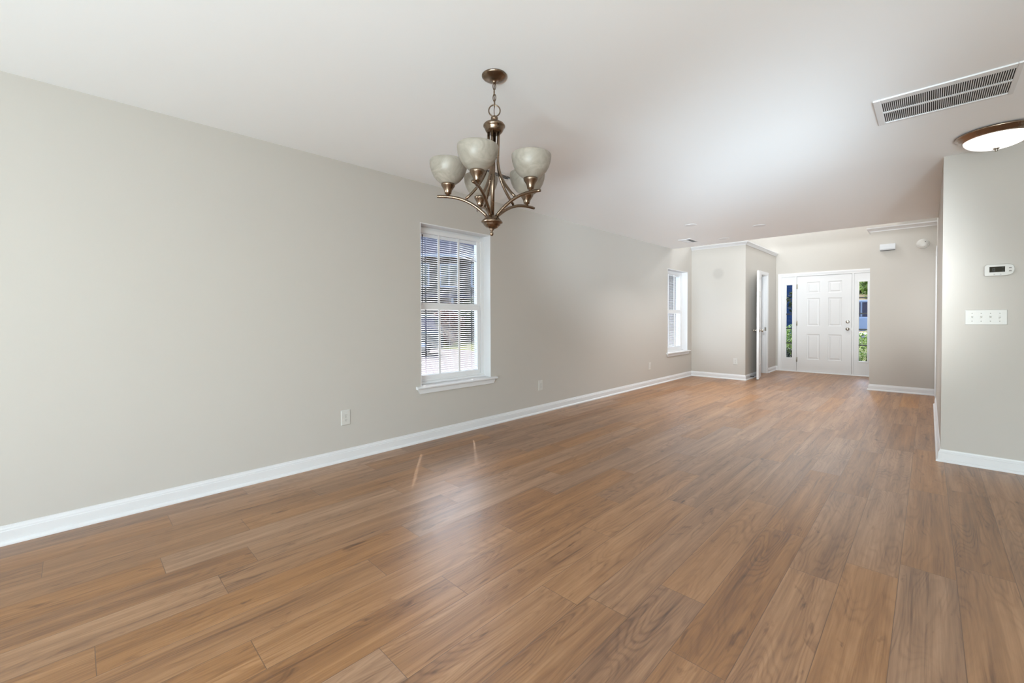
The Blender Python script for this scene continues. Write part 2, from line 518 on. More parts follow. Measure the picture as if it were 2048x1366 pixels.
# ------------------------------------------------------------------ mesh helpers
class MB:
    def __init__(self):
        self.v, self.f, self.s = [], [], []

    def add(self, vs, fs, smooth=False, mat=None):
        b = len(self.v)
        for p in vs:
            p = Vector(p)
            if mat is not None:
                p = mat @ p
            self.v.append(p)
        for f in fs:
            self.f.append([b + i for i in f])
            self.s.append(smooth)
        return self

    def box(self, x0, y0, z0, x1, y1, z1, mat=None):
        x0, x1 = min(x0, x1), max(x0, x1)
        y0, y1 = min(y0, y1), max(y0, y1)
        z0, z1 = min(z0, z1), max(z0, z1)
        vs = [(x0, y0, z0), (x1, y0, z0), (x1, y1, z0), (x0, y1, z0), (x0, y0, z1), (x1, y0, z1), (x1, y1, z1), (x0, y1, z1)]
        fs = [(0, 3, 2, 1), (4, 5, 6, 7), (0, 1, 5, 4), (1, 2, 6, 5), (2, 3, 7, 6), (3, 0, 4, 7)]
        return self.add(vs, fs, False, mat)

    def lathe(self, prof, seg=32, mat=None, smooth=True):
        """prof: (r, z) list bottom to top or any order; axis z"""
        vs, fs = [], []
        n = len(prof)
        for i in range(seg):
            a = 2 * pi * i / seg
            for r, z in prof:
                vs.append((r * cos(a), r * sin(a), z))
        for i in range(seg):
            j = (i + 1) % seg
            for k in range(n - 1):
                fs.append((i * n + k, j * n + k, j * n + k + 1, i * n + k + 1))
        if prof[0][0] > 1e-6:
            fs.append(tuple(i * n for i in range(seg))[::-1])
        if prof[-1][0] > 1e-6:
            fs.append(tuple(i * n + n - 1 for i in range(seg)))
        return self.add(vs, fs, smooth, mat)

    def tube(self, pts, rad, seg=12, closed=False, mat=None, smooth=True):
        pts = [Vector(p) for p in pts]
        n = len(pts)
        rads = rad if isinstance(rad, (list, tuple)) else [rad] * n
        tans = []
        for i in range(n):
            if closed:
                t = pts[(i + 1) % n] - pts[i - 1]
            else:
                t = pts[min(i + 1, n - 1)] - pts[max(i - 1, 0)]
            tans.append(t.normalized())
        ref = Vector((0, 0, 1)) if abs(tans[0].z) < 0.9 else Vector((1, 0, 0))
        nrm = tans[0].cross(ref).normalized()
        vs, fs = [], []
        for i in range(n):
            nrm = (nrm - tans[i] * nrm.dot(tans[i])).normalized()
            bi = tans[i].cross(nrm)
            for k in range(seg):
                a = 2 * pi * k / seg
                vs.append(pts[i] + (nrm * cos(a) + bi * sin(a)) * rads[i])
        m = n if closed else n - 1
        for i in range(m):
            j = (i + 1) % n
            for k in range(seg):
                l = (k + 1) % seg
                fs.append((i * seg + k, i * seg + l, j * seg + l, j * seg + k))
        if not closed:
            fs.append(tuple(range(seg))[::-1])
            fs.append(tuple((n - 1) * seg + k for k in range(seg)))
        return self.add(vs, fs, smooth, mat)

    def prism(self, poly, axis, a, b, mat=None, smooth=False):
        """poly: 2D points in the plane of the other two axes (cyclic order x,y,z), extruded along axis from a to b"""
        def P(p, t):
            if axis == 'x':
                return (t, p[0], p[1])
            if axis == 'y':
                return (p[0], t, p[1])
            return (p[0], p[1], t)
        n = len(poly)
        vs = [P(p, a) for p in poly] + [P(p, b) for p in poly]
        fs = [(i, (i + 1) % n, n + (i + 1) % n, n + i) for i in range(n)]
        fs += [tuple(range(n))[::-1], tuple(range(n, 2 * n))]
        return self.add(vs, fs, smooth, mat)

    def sweep(self, path, prof, z0=0.0):
        """moulding: profile (offset to the right of travel, z) swept along a plan polyline with mitres"""
        pts = [Vector((p[0], p[1])) for p in path]
        n = len(pts)
        dirs = [(pts[i + 1] - pts[i]).normalized() for i in range(n - 1)]
        rn = [Vector((d.y, -d.x)) for d in dirs]
        vs, fs = [], []
        k = len(prof)
        for i in range(n):
            if i == 0:
                o = rn[0]
            elif i == n - 1:
                o = rn[-1]
            else:
                b_ = (rn[i - 1] + rn[i])
                o = b_ / (1 + rn[i - 1].dot(rn[i]))
            for d, z in prof:
                q = pts[i] + o * d
                vs.append((q.x, q.y, z0 + z))
        for i in range(n - 1):
            for j in range(k):
                l = (j + 1) % k
                fs.append((i * k + j, i * k + l, (i + 1) * k + l, (i + 1) * k + j))
        fs.append(tuple(range(k))[::-1])
        fs.append(tuple((n - 1) * k + j for j in range(k)))
        return self.add(vs, fs)

    def build(self, name, mat, parent=None, bevel=0.0, seg=2, kind=None):
        me = bpy.data.meshes.new(name)
        me.from_pydata([tuple(p) for p in self.v], [], self.f)
        me.polygons.foreach_set('use_smooth', self.s)
        bm = bmesh.new()
        bm.from_mesh(me)
        bmesh.ops.recalc_face_normals(bm, faces=bm.faces)
        bm.to_mesh(me)
        bm.free()
        me.materials.append(M[mat])
        o = bpy.data.objects.new(name, me)
        C.objects.link(o)
        if parent is not None:
            o.parent = parent
        if bevel:
            bv = o.modifiers.new('bevel', 'BEVEL')
            bv.width = bevel
            bv.segments = seg
            bv.limit_method = 'ANGLE'
            bv.angle_limit = radians(40)
        if kind:
            o['kind'] = kind
        return o


def struct(mb, name, mat, bevel=0.0, parent=None):
    return mb.build(name, mat, parent, bevel, kind=None if parent else 'structure')


def thing(name, label, cat, loc=(0, 0, 0), rotz=0.0, group=None):
    o = bpy.data.objects.new(name, None)
    C.objects.link(o)
    o.empty_display_size = 0.1
    o.location = loc
    o.rotation_euler = (0, 0, rotz)
    o['label'] = label
    o['category'] = cat
    if group:
        o['group'] = group
    return o


def dup(root, loc=None, rotz=None, label=None, group=None):
    r = root.copy()
    C.objects.link(r)
    if loc is not None:
        r.location = loc
    if rotz is not None:
        r.rotation_euler = (0, 0, rotz)
    if label:
        r['label'] = label
    if group:
        r['group'] = group
    for ch in list(root.children):
        c = ch.copy()
        C.objects.link(c)
        c.parent = r
        for g in list(ch.children):
            d = g.copy()
            C.objects.link(d)
            d.parent = c
    return r


# ------------------------------------------------------------------ room shell
H = 2.44
YB, YC, YT, YD = 8.678, 8.874, 4.873, 10.864     # closet front, right closet front, thermostat wall, front wall
XB, XC, XR = 0.99, 2.742, 3.495                  # closet side, right closet side, right wall
YE = 7.78                                        # ceiling edge of the two-storey foyer
HU = 5.0
WT = 0.24
W1Y, W2Y, WW, WZ0, WZ1 = 2.28, 7.585, 0.90, 0.525, 2.066


def wall_boxes(mb, axis, face, out, a0, a1, z0, z1, holes):
    """wall slab with rectangular holes (h0, h1, hz0, hz1); axis 'x': plane x = face, runs along y"""
    def bx(p, q, r, s):
        if q - p < 1e-6 or s - r < 1e-6:
            return
        if axis == 'x':
            mb.box(face, p, r, out, q, s)
        else:
            mb.box(p, face, r, q, out, s)
    cur = a0
    for h0, h1, hz0, hz1 in sorted(holes):
        bx(cur, h0, z0, z1)
        bx(h0, h1, z0, hz0)
        bx(h0, h1, hz1, z1)
        cur = h1
    bx(cur, a1, z0, z1)


mb = MB()
wall_boxes(mb, 'x', 0.0, -WT, -3.25, YE, 0, HU, [(W1Y, W1Y + WW, WZ0 - 0.025, WZ1), (W2Y, YE, WZ0 - 0.025, WZ1)])
wall_boxes(mb, 'x', 0.0, -WT, YE, YD + 0.15, 0, HU, [(YE, W2Y + WW, WZ0 - 0.025, WZ1)])
struct(mb, 'wall_left', 'wall_paint')

DX0, DX1, DZ1 = 1.075, 2.625, 2.075              # entry opening
mb = MB()
wall_boxes(mb, 'y', YD, YD + 0.15, 0, XC + 1.2, 0, HU, [(DX0, DX1, 0.0, DZ1)])
struct(mb, 'wall_front', 'wall_paint')

mb = MB()
mb.box(0, YB, 0, XB, YB + 0.11, 2.56)
struct(mb, 'wall_closet_front', 'wall_paint_patched')
mb = MB()
wall_boxes(mb, 'x', XB, XB - 0.11, YB + 0.11, YD, 0, 2.56, [(9.50, 10.14, 0.0, 2.045)])
struct(mb, 'wall_closet_side', 'wall_paint')
mb = MB()
mb.box(0, YB, 2.56, XB, YD, 2.575)
struct(mb, 'ceiling_closet', 'trim_paint')

mb = MB()
mb.box(XC, YC, 0, 3.07, YC + 0.11, 2.56)
mb.box(3.07, YC, 0, XR + 0.11, YC + 0.11, HU)
mb.box(XC, YC + 0.11, 0, XC + 0.11, YD, 2.56)
mb.box(3.07, YC + 0.11, 2.56, 3.18, YD, HU)
struct(mb, 'wall_hall_end', 'wall_paint')
mb = MB()
mb.box(XC, YC, 2.56, 3.07, YD, 2.575)
struct(mb, 'ceiling_hall_closet', 'trim_paint')

mb = MB()
wall_boxes(mb, 'x', XR, XR + 0.12, YT, YC, 0, H, [(8.03, 8.79, 0, 2.045)])
mb.box(XR, YE, H, XR + 0.12, YC, HU)
struct(mb, 'wall_right', 'wall_paint')
mb = MB()
mb.box(XR + 0.12, YT, 0, 6.65, YT + 0.12, H)
struct(mb, 'wall_thermostat', 'wall_paint')
mb = MB()
wall_boxes(mb, 'x', 6.4, 6.65, -3.25, YT + 0.12, 0, H, [])
struct(mb, 'wall_kitchen', 'wall_paint')
mb = MB()
wall_boxes(mb, 'y', -3.0, -3.25, 0, 6.4, 0, H, [(2.2, 6.2, 0.05, 2.2)])
struct(mb, 'wall_back', 'wall_paint')

mb = MB()
mb.box(0, -3.0, H, 6.4, YE, H + 0.12)
struct(mb, 'ceiling', 'ceiling_paint')
mb = MB()
mb.box(0, YE - 0.12, H + 0.12, XR, YE, HU)
struct(mb, 'wall_foyer_upper', 'wall_paint')
mb = MB()
mb.box(0, YE - 0.12, HU, XR + 0.12, YD, HU + 0.1)
struct(mb, 'ceiling_foyer', 'ceiling_paint')


# floor: one mesh of planks
def build_floor():
    known = {0: 0.797, 2: -0.113, 3: 0.668, 4: 0.283, 6: 0.446, 7: 0.04, 8: 0.978, 10: 1.147, 12: 2.645, 14: 1.77,
             15: 1.44, 16: 2.31, 17: 2.545}
    rnd = random.Random(21)
    vs, fs, uvs, cols, lens = [], [], [], [], []
    x_min, x_max, y_min, y_max = -0.0, 6.4, -3.0, YD + 0.10
    k = -1
    while PX0 + PW * k < x_max:
        x0 = PX0 + PW * k
        a, b_ = max(x0, x_min), min(x0 + PW, x_max)
        j = known.get(k, rnd.uniform(0, PL))
        y = j - PL * math.ceil((j - y_min) / PL)
        while y < y_max:
            p, q = max(y, y_min), min(y + PL, y_max)
            if q - p > 1e-4 and b_ - a > 1e-4:
                n = len(vs)
                vs += [(a, p, 0), (b_, p, 0), (b_, q, 0), (a, q, 0)]
                fs.append((n, n + 1, n + 2, n + 3))
                uvs += [(p - y, a - x0), (p - y, b_ - x0), (q - y, b_ - x0), (q - y, a - x0)]
                c = (rnd.random(), rnd.random(), min(1, max(0, rnd.gauss(0.5, 0.27))), 1)
                cols += [c] * 4
                lens += [PL] * 4
            y += PL
        k += 1
    # underside slab
    n = len(vs)
    vs += [(x_min, y_min, -0.02), (x_max, y_min, -0.02), (x_max, y_max, -0.02), (x_min, y_max, -0.02)]
    fs.append((n + 3, n + 2, n + 1, n))
    uvs += [(0.5, 0.09)] * 4
    cols += [(0.5, 0.5, 0.5, 1)] * 4
    lens += [PL] * 4
    me = bpy.data.meshes.new('floor')
    me.from_pydata(vs, [], fs)
    uvl = me.uv_layers.new(name='plank_uv')
    for i, u in enumerate(uvs):
        uvl.data[i].uv = u
    me.attributes.new('plank_rnd', 'FLOAT_COLOR', 'CORNER')
    me.attributes.new('plank_len', 'FLOAT', 'CORNER')
    me.attributes['plank_rnd'].data.foreach_set('color', [v for c in cols for v in c])
    me.attributes['plank_len'].data.foreach_set('value', lens)
    me.materials.append(M['oak_planks'])
    o = bpy.data.objects.new('floor', me)
    C.objects.link(o)
    o['kind'] = 'structure'


build_floor()

# mouldings
BASE = [(0, 0), (0.027, 0), (0.027, 0.007), (0.0245, 0.014), (0.019, 0.0195), (0.014, 0.021), (0.014, 0.070), (0.0105, 0.0735),
        (0.0105, 0.081), (0.0065, 0.087), (0.005, 0.096), (0, 0.098)]
CROWN = [(0, 0), (0.008, 0), (0.010, 0.010), (0.018, 0.018), (0.030, 0.030), (0.036, 0.042), (0.045, 0.046), (0.045, 0.065), (0, 0.065)]
struct(MB().sweep([(0, -3), (0, YB), (XB, YB), (XB, 9.435)], BASE), 'baseboard_left', 'trim_paint')
struct(MB().sweep([(XB, 10.205), (XB, YD), (1.035, YD)], BASE), 'baseboard_foyer', 'trim_paint')
struct(MB().sweep([(XC, YD - 0.03), (XC, YC), (XR, YC)], BASE), 'baseboard_hall_end', 'trim_paint')
struct(MB().sweep([(XR, 7.955), (XR, YT), (6.4, YT)], BASE), 'baseboard_right', 'trim_paint')
struct(MB().sweep([(0, YB), (XB, YB), (XB, YD)], CROWN, 2.51), 'trim_1', 'trim_paint')
struct(MB().sweep([(XC, YD), (XC, YC), (XR, YC)], CROWN, 2.51), 'trim_2', 'trim_paint')


# ------------------------------------------------------------------ windows in the left wall
def make_window(name, y0):
    W = WW
    root = bpy.data.objects.new(name, None)
    C.objects.link(root)
    root.location = (0, y0, 0)
    root['kind'] = 'structure'
    z0, z1 = WZ0, WZ1
    # painted reveal lining
    mb = MB()
    mb.box(0.0005, 0, z0, -0.13, 0.008, z1)
    mb.box(0.0005, W - 0.008, z0, -0.13, W, z1)
    mb.box(0.0005, 0.008, z1 - 0.008, -0.13, W - 0.008, z1)
    mb.build('jamb', 'trim_paint', root)
    # vinyl frame
    mb = MB()
    xo = -0.20
    mb.box(-0.122, 0.008, z1 - 0.030, xo, W - 0.008, z1 - 0.008)      # head, set back
    mb.box(-0.1068, 0.03, z1 - 0.064, xo, W - 0.03, z1 - 0.0282)
    mb.box(-0.108, 0.008, z0 + 0.0, xo, 0.036, z1 - 0.020)
    mb.box(-0.108, W - 0.052, z0, xo, W - 0.008, z1 - 0.020)
    mb.box(-0.114, W - 0.066, z0, xo, W - 0.052, z1 - 0.064)          # balance channel
    mb.box(-0.085, 0.008, z0, xo, W - 0.008, z0 + 0.024)
    mb.box(-0.098, 0.052, z0 + 0.024, xo, W - 0.052, z0 + 0.042)
    mb.build('window_frame', 'vinyl', root, 0.002)
    # sashes
    gy0, gy1 = 0.068, W - 0.10
    mu = [gy0 + (gy1 - gy0) * t for t in (0.315, 0.66)]

    def sash(nm, xi, zb, zt, rb, rt_):
        mb = MB()
        mb.box(xi, 0.036, zb, xi - 0.012, gy0, zt)
        mb.box(xi, gy1, zb, xi - 0.012, W - 0.066, zt)
        mb.box(xi + 0.004, gy0 - 0.008, zb, xi - 0.012, gy1 + 0.008, zb + rb)
        mb.box(xi + 0.004, gy0 - 0.008, zt - rt_, xi - 0.012, gy1 + 0.008, zt)
        s = mb.build(nm, 'vinyl', root, 0.002)
        for yy in mu:
            MB().box(xi - 0.003, yy - 0.012, zb + rb, xi - 0.011, yy + 0.012, zt - rt_).build('muntin', 'vinyl', s, 0.002)
        MB().box(xi - 0.011, gy0, zb + rb, xi - 0.014, gy1, zt - rt_).build('pane', 'window_glass', s)
        return s
    sash('upper_sash', -0.112, 1.250, z1 - 0.064, 0.068, 0.006)
    sash('lower_sash', -0.104, z0 + 0.042, 1.296, 0.040, 0.046)
    MB().box(-0.168, 0.037, z0 + 0.03, -0.172, W - 0.05, z1 - 0.05).build('outer_pane', 'window_glass', root)
    # stool and apron
    mb = MB()
    st = [(-0.13, z0 - 0.025), (0.03, z0 - 0.025), (0.038, z0 - 0.021), (0.042, z0 - 0.0125), (0.038, z0 - 0.004), (0.03, z0), (-0.13, z0)]
    mb.prism(st, 'y', 0, W)
    mb.prism([(0.0, z0 - 0.025)] + st[1:6] + [(0.0, z0)], 'y', -0.055, 0)
    mb.prism([(0.0, z0 - 0.025)] + st[1:6] + [(0.0, z0)], 'y', W, W + 0.07)
    mb.build('window_sill', 'trim_paint', root)
    mb = MB()
    mb.prism([(-0.04, z0 - 0.025), (W + 0.052, z0 - 0.025), (W + 0.030, z0 - 0.07), (-0.018, z0 - 0.07)], 'x', 0.0, 0.017)
    mb.build('apron', 'trim_paint', root, 0.003)
    return root


make_window('window_1', W1Y)
make_window('window_2', W2Y)


def make_blind(y0, label, wand=True, bent=False):
    W = WW
    t = thing('window_blind', label, 'blind', (-0.138, y0, WZ1 - 0.07), 0, 'mini blinds in the two left wall windows')
    zt = 0.0
    a, b_ = 0.042, W - 0.075
    mb = MB()
    mb.box(-0.013, a, -0.030, 0.013, b_, zt - 0.001)
    mb.box(-0.013, a, -0.0205, 0.0145, b_, -0.0175)
    mb.build('headrail', 'slat_vinyl', t, 0.0015)
    # slats, split by the cord holes
    mb = MB()
    pitch, n = 0.0213, 63
    lad = [0.15, 0.445, 0.74]
    hole = 0.0112
    sd_, arc = 0.0105, 0.0022

    def seg_slat(z, p, q, xa, xb, tilt, dz0=0.0, dz1=0.0):
        pr = []
        for i in range(5):
            f = -1 + 2 * i / 4
            x = f * sd_
            zz = arc * (1 - f * f)
            if x < xa - 1e-9 or x > xb + 1e-9:
                continue
            pr.append((x * cos(tilt) - zz * sin(tilt), x * sin(tilt) + zz * cos(tilt)))
        if len(pr) < 2:
            return
        th = 0.0005
        vs, fs = [], []
        k = len(pr)
        for yy, dz in ((p, dz0), (q, dz1)):
            for x, zz in pr:
                vs.append((x, yy, z + zz + dz))
            for x, zz in pr:
                vs.append((x, yy, z + zz + dz - th))
        for i in range(k - 1):
            fs.append((i, i + 1, 2 * k + i + 1, 2 * k + i))
            fs.append((k + i, 3 * k + i, 3 * k + i + 1, k + i + 1))
        fs.append((0, 2 * k, 3 * k, k))
        fs.append((k - 1, 2 * k - 1, 4 * k - 1, 3 * k - 1))
        mb.add(vs, fs, False)
    for i in range(n):
        z = -0.046 - pitch * i
        tilt = radians(-15)
        end = b_
        if bent and i < 7:
            # the damaged corner: slats sag and twist from the right-hand ladder on
            seg_slat(z, lad[1] + 0.10, end - 0.004 - 0.012 * max(0, 5 - i), -1, 1, radians(-48), 0, -0.012 - 0.004 * i)
            end = lad[1] + 0.10
        edges = [a + 0.002] + [e for l in lad for e in (l - hole, l + hole) if l < end] + [end - 0.002]
        for s in range(0, len(edges), 2):
            seg_slat(z, edges[s], edges[s + 1], -1, 1, tilt)
        for l in lad:
            if l < end:
                if l == lad[1]:
                    seg_slat(z, l - hole, l + hole, -1, 1, tilt)
    mb.build('slats', 'slat_vinyl', t)
    zb = -0.046 - pitch * n
    MB().box(-0.0115, a, zb - 0.006, 0.0115, b_, zb + 0.006).build('bottom_rail', 'slat_vinyl', t, 0.002)
    mb = MB()
    for l in lad:
        for x in (-0.0112, 0.0112):
            mb.tube([(x, l + 0.0098, -0.03), (x, l + 0.0098, zb)], 0.0006, 5)
    mb.build('ladder_cord', 'slat_vinyl', t)
    if wand:
        MB().tube([(0.0165, 0.108, -0.012), (0.0165, 0.108, -0.70)], 0.0035, 8).build('wand', 'wand_dark', t)
    return t


make_blind(W1Y, 'white mini blind with a bent upper corner in the nearer window', True, True)
make_blind(W2Y, 'white mini blind in the far window beside the closet wall', False)


# ------------------------------------------------------------------ doors
def panel_door(mb, W, Hh, T, panels, mat=None):
    xs = sorted({0, W} | {p[0] for p in panels} | {p[1] for p in panels})
    zs = sorted({0, Hh} | {p[2] for p in panels} | {p[3] for p in panels})
    for side in (0, 1):
        def Y(d):
            return d if side == 0 else T - d
        for i in range(len(xs) - 1):
            for j in range(len(zs) - 1):
                x0, x1, z0, z1 = xs[i], xs[i + 1], zs[j], zs[j + 1]
                if any(p[0] <= x0 and x1 <= p[1] and p[2] <= z0 and z1 <= p[3] for p in panels):
                    continue
                mb.add([(x0, Y(0), z0), (x1, Y(0), z0), (x1, Y(0), z1), (x0, Y(0), z1)], [(0, 1, 2, 3)], False, mat)
        for x0, x1, z0, z1 in panels:
            rings = [(0, 0), (0.006, 0.007), (0.014, 0.009), (0.022, 0.009), (0.045, 0.003)]
            vs = []
            for ins, d in rings:
                vs += [(x0 + ins, Y(d), z0 + ins), (x1 - ins, Y(d), z0 + ins), (x1 - ins, Y(d), z1 - ins), (x0 + ins, Y(d), z1 - ins)]
            fs = []
            for r in range(len(rings) - 1):
                for k in range(4):
                    l = (k + 1) % 4
                    fs.append((r * 4 + k, r * 4 + l, r * 4 + 4 + l, r * 4 + 4 + k))
            e = (len(rings) - 1) * 4
            fs.append((e, e + 1, e + 2, e + 3))
            mb.add(vs, fs, False, mat)
    for q in ([(0, 0, 0), (0, T, 0), (0, T, Hh), (0, 0, Hh)], [(W, 0, 0), (W, T, 0), (W, T, Hh), (W, 0, Hh)],
              [(0, 0, 0), (W, 0, 0), (W, T, 0), (0, T, 0)], [(0, 0, Hh), (W, 0, Hh), (W, T, Hh), (0, T, Hh)]):
        mb.add(q, [(0, 1, 2, 3)], False, mat)


def knob_mesh(mb, mat):
    """door knob with rose, axis +z away from the door"""
    mb.lathe([(0.032, 0), (0.032, 0.004), (0.026, 0.009), (0.013, 0.012), (0.011, 0.03), (0.016, 0.036), (0.025, 0.043), (0.0285, 0.052),
              (0.026, 0.061), (0.016, 0.067), (0, 0.068)], 24, mat)


def axis_to(v):
    return Vector(v).to_track_quat('Z', 'Y').to_matrix().to_4x4()


# front door (structure door_1), its frame and the two sidelights
FX0, FX1 = 1.385, 2.312
FW = FX1 - FX0
px = [(0.180, 0.405), (0.545, 0.770)]
pz = [(0.262, 0.792), (0.968, 1.552), (1.658, 1.893)]
mb = MB()
panel_door(mb, FW, 2.018, 0.044, [(a, b_, c, d) for a, b_ in px for c, d in pz], Matrix.Translation((FX0, YD - 0.004, 0.016)))
door1 = struct(mb, 'door_1', 'trim_paint')
mb = MB()
knob_mesh(mb, Matrix.Translation((2.250, YD - 0.004, 0.928)) @ axis_to((0, -1, 0)))
mb.build('door_knob', 'satin_nickel', door1)
mb = MB()
mb.lathe([(0.031, 0), (0.031, 0.008), (0.026, 0.014), (0.012, 0.015), (0, 0.016)], 24, Matrix.Translation((2.250, YD - 0.004, 1.073)) @ axis_to((0, -1, 0)))
mb.box(2.246, YD - 0.036, 1.058, 2.254, YD - 0.019, 1.088)
mb.build('deadbolt', 'satin_nickel', door1)
for zc in (0.262, 1.038, 1.823):
    mb = MB()
    mb.tube([(FX0 - 0.004, YD - 0.010, zc - 0.05), (FX0 - 0.004, YD - 0.010, zc + 0.05)], 0.007, 10)
    mb.box(FX0 - 0.003, YD - 0.006, zc - 0.05, FX0 + 0.018, YD - 0.0035, zc + 0.05)
    mb.build('hinge', 'satin_nickel', door1)
MB().box(FX1 + 0.001, YD - 0.006, 0.90, FX1 + 0.005, YD + 0.02, 0.955).build('strike_plate', 'satin_nickel', door1)

mb = MB()       # jambs, mullions, casing, threshold
for x0, x1 in ((DX0, DX0 + 0.03), (1.350, FX0 - 0.004), (FX1 + 0.004, 2.350), (DX1 - 0.03, DX1)):
    mb.box(x0, YD - 0.012, 0, x1, YD + 0.13, 2.040)
mb.box(DX0, YD - 0.012, 2.0402, DX1, YD + 0.13, DZ1)
mb.box(FX0 - 0.004, YD + 0.042, 0.015, FX0 + 0.010, YD + 0.10, 2.040)      # stops
mb.box(FX1 - 0.010, YD + 0.042, 0.015, FX1 + 0.004, YD + 0.10, 2.040)
mb.box(FX0, YD + 0.042, 2.026, FX1, YD + 0.10, 2.040)
struct(mb, 'trim_3', 'trim_paint', 0.002)
mb = MB()
CAS = [(0, 0), (0.057, 0), (0.057, 0.012), (0.040, 0.016), (0.012, 0.012), (0, 0.009)]


def casing_front(mb, x_in, sgn, z0, z1, plane, axis='y'):
    pass


mb.prism([(DX0 + 0.012, YD), (DX0 - 0.043, YD), (DX0 - 0.043, YD - 0.016), (DX0 - 0.025, YD - 0.018), (DX0, YD - 0.015), (DX0 + 0.012, YD - 0.012)], 'z', 0, 2.115)
mb.prism([(DX1 - 0.012, YD), (DX1 + 0.043, YD), (DX1 + 0.043, YD - 0.016), (DX1 + 0.025, YD - 0.018), (DX1, YD - 0.015), (DX1 - 0.012, YD - 0.012)], 'z', 0, 2.115)
mb.prism([(YD, 2.06), (YD, 2.115), (YD - 0.016, 2.115), (YD - 0.018, 2.098), (YD - 0.015, 2.075), (YD - 0.012, 2.06)], 'x', DX0 - 0.0425, DX1 + 0.0425)
struct(mb, 'trim_4', 'trim_paint')
struct(MB().prism([(YD - 0.03, 0), (YD + 0.14, 0), (YD + 0.14, 0.012), (YD - 0.012, 0.015), (YD - 0.03, 0.006)], 'x', DX0 - 0.04, DX1 + 0.04), 'trim_5', 'trim_paint')


def sidelight(name, x0, x1, g0, g1):
    gz0, gz1 = 0.295, 1.865
    mb = MB()
    yf, yb_ = YD + 0.002, YD + 0.042
    mb.box(x0, yf, 0.012, x1, yb_, gz0)
    mb.box(x0, yf, gz1, x1, yb_, 2.040)
    mb.box(x0, yf, gz0, g0, yb_, gz1)
    mb.box(g1, yf, gz0, x1, yb_, gz1)
    # glazing bead
    for q in ((g0 - 0.022, gz0 - 0.03, g1 + 0.022, gz0), (g0 - 0.022, gz1, g1 + 0.022, gz1 + 0.025),
              (g0 - 0.022, gz0, g0, gz1), (g1, gz0, g1 + 0.022, gz1)):
        mb.box(q[0], yf - 0.010, q[1], q[2], yf, q[3])
    o = struct(mb, name, 'trim_paint', 0.002)
    MB().box(g0, yf + 0.016, gz0, g1, yf + 0.022, gz1).build('pane', 'window_glass', o)
    for k in range(1, 5):
        z = gz0 + (gz1 - gz0) * k / 5
        MB().box(g0, yf + 0.003, z - 0.012, g1, yf + 0.013, z + 0.012).build('glazing_bar', 'muntin_black', o)
    return o


sidelight('window_3', DX0 + 0.03, 1.350, 1.187, 1.300)
sidelight('window_4', 2.350, DX1 - 0.03, 2.426, 2.555)

# closet door (door_2), standing open into the foyer
DW = 0.628
ang = radians(10.5)
pivot = Vector((1.012, 9.49, 0))
mb = MB()
panel_door(mb, DW, 2.018, 0.035, [(a, b_, c, d) for a, b_ in ((0.10, 0.275), (0.353, 0.528)) for c, d in pz])
door2 = mb.build('door_2', 'trim_paint', None, kind='structure')
# local +x runs from the hinge to the latch edge: direction (sin, -cos); local -y faces the room (+x world)
ex = Vector((sin(ang), -cos(ang), 0))
ey = Vector((-cos(ang), -sin(ang), 0))
door2.matrix_world = Matrix(((ex.x, ey.x, 0, pivot.x + 0.036), (ex.y, ey.y, 0, pivot.y + 0.004), (0, 0, 1, 0.012), (0, 0, 0, 1)))
mb = MB()
knob_mesh(mb, Matrix.Translation((DW - 0.062, 0, 0.91)) @ axis_to((0, -1, 0)))
mb.build('door_knob', 'satin_nickel', door2)
mb = MB()
knob_mesh(mb, Matrix.Translation((DW - 0.062, 0.035, 0.91)) @ axis_to((0, 1, 0)))
mb.build('door_knob', 'satin_nickel', door2)
MB().box(DW - 0.0005, 0.006, 0.883, DW + 0.0012, 0.029, 0.94).build('latch_plate', 'satin_nickel', door2)
for zc in (0.25, 1.0, 1.78):
    mb = MB()
    mb.tube([(-0.006, 0.038, zc - 0.045), (-0.006, 0.038, zc + 0.045)], 0.006, 10)
    mb.build('hinge', 'satin_nickel', door2)

mb = MB()       # jamb and casing of the closet opening
mb.box(XB + 0.001, 9.50, 0, XB - 0.112, 9.518, 2.045)
mb.box(XB + 0.001, 10.122, 0, XB - 0.112, 10.14, 2.045)
mb.box(XB + 0.001, 9.518, 2.027, XB - 0.112, 10.122, 2.045)
mb.box(XB - 0.045, 10.112, 0, XB - 0.085, 10.122, 2.027)
mb.box(XB - 0.045, 9.518, 2.017, XB - 0.085, 10.112, 2.027)
struct(mb, 'trim_6', 'trim_paint')
mb = MB()
mb.prism([(XB, 10.13), (XB, 10.19), (XB + 0.016, 10.19), (XB + 0.012, 10.14), (XB + 0.009, 10.13)], 'z', 0, 2.10)
mb.prism([(XB, 9.508), (XB, 9.448), (XB + 0.016, 9.448), (XB + 0.012, 9.498), (XB + 0.009, 9.508)], 'z', 0, 2.10)
mb.prism([(XB, 2.037), (XB, 2.10), (XB + 0.016, 2.10), (XB + 0.012, 2.05), (XB + 0.009, 2.037)], 'y', 9.4485, 10.1895)
t7 = struct(mb, 'trim_7', 'trim_paint')
MB().box(XB - 0.040, 10.1205, 0.885, XB - 0.006, 10.1225, 0.96).build('strike_plate', 'satin_nickel', t7)

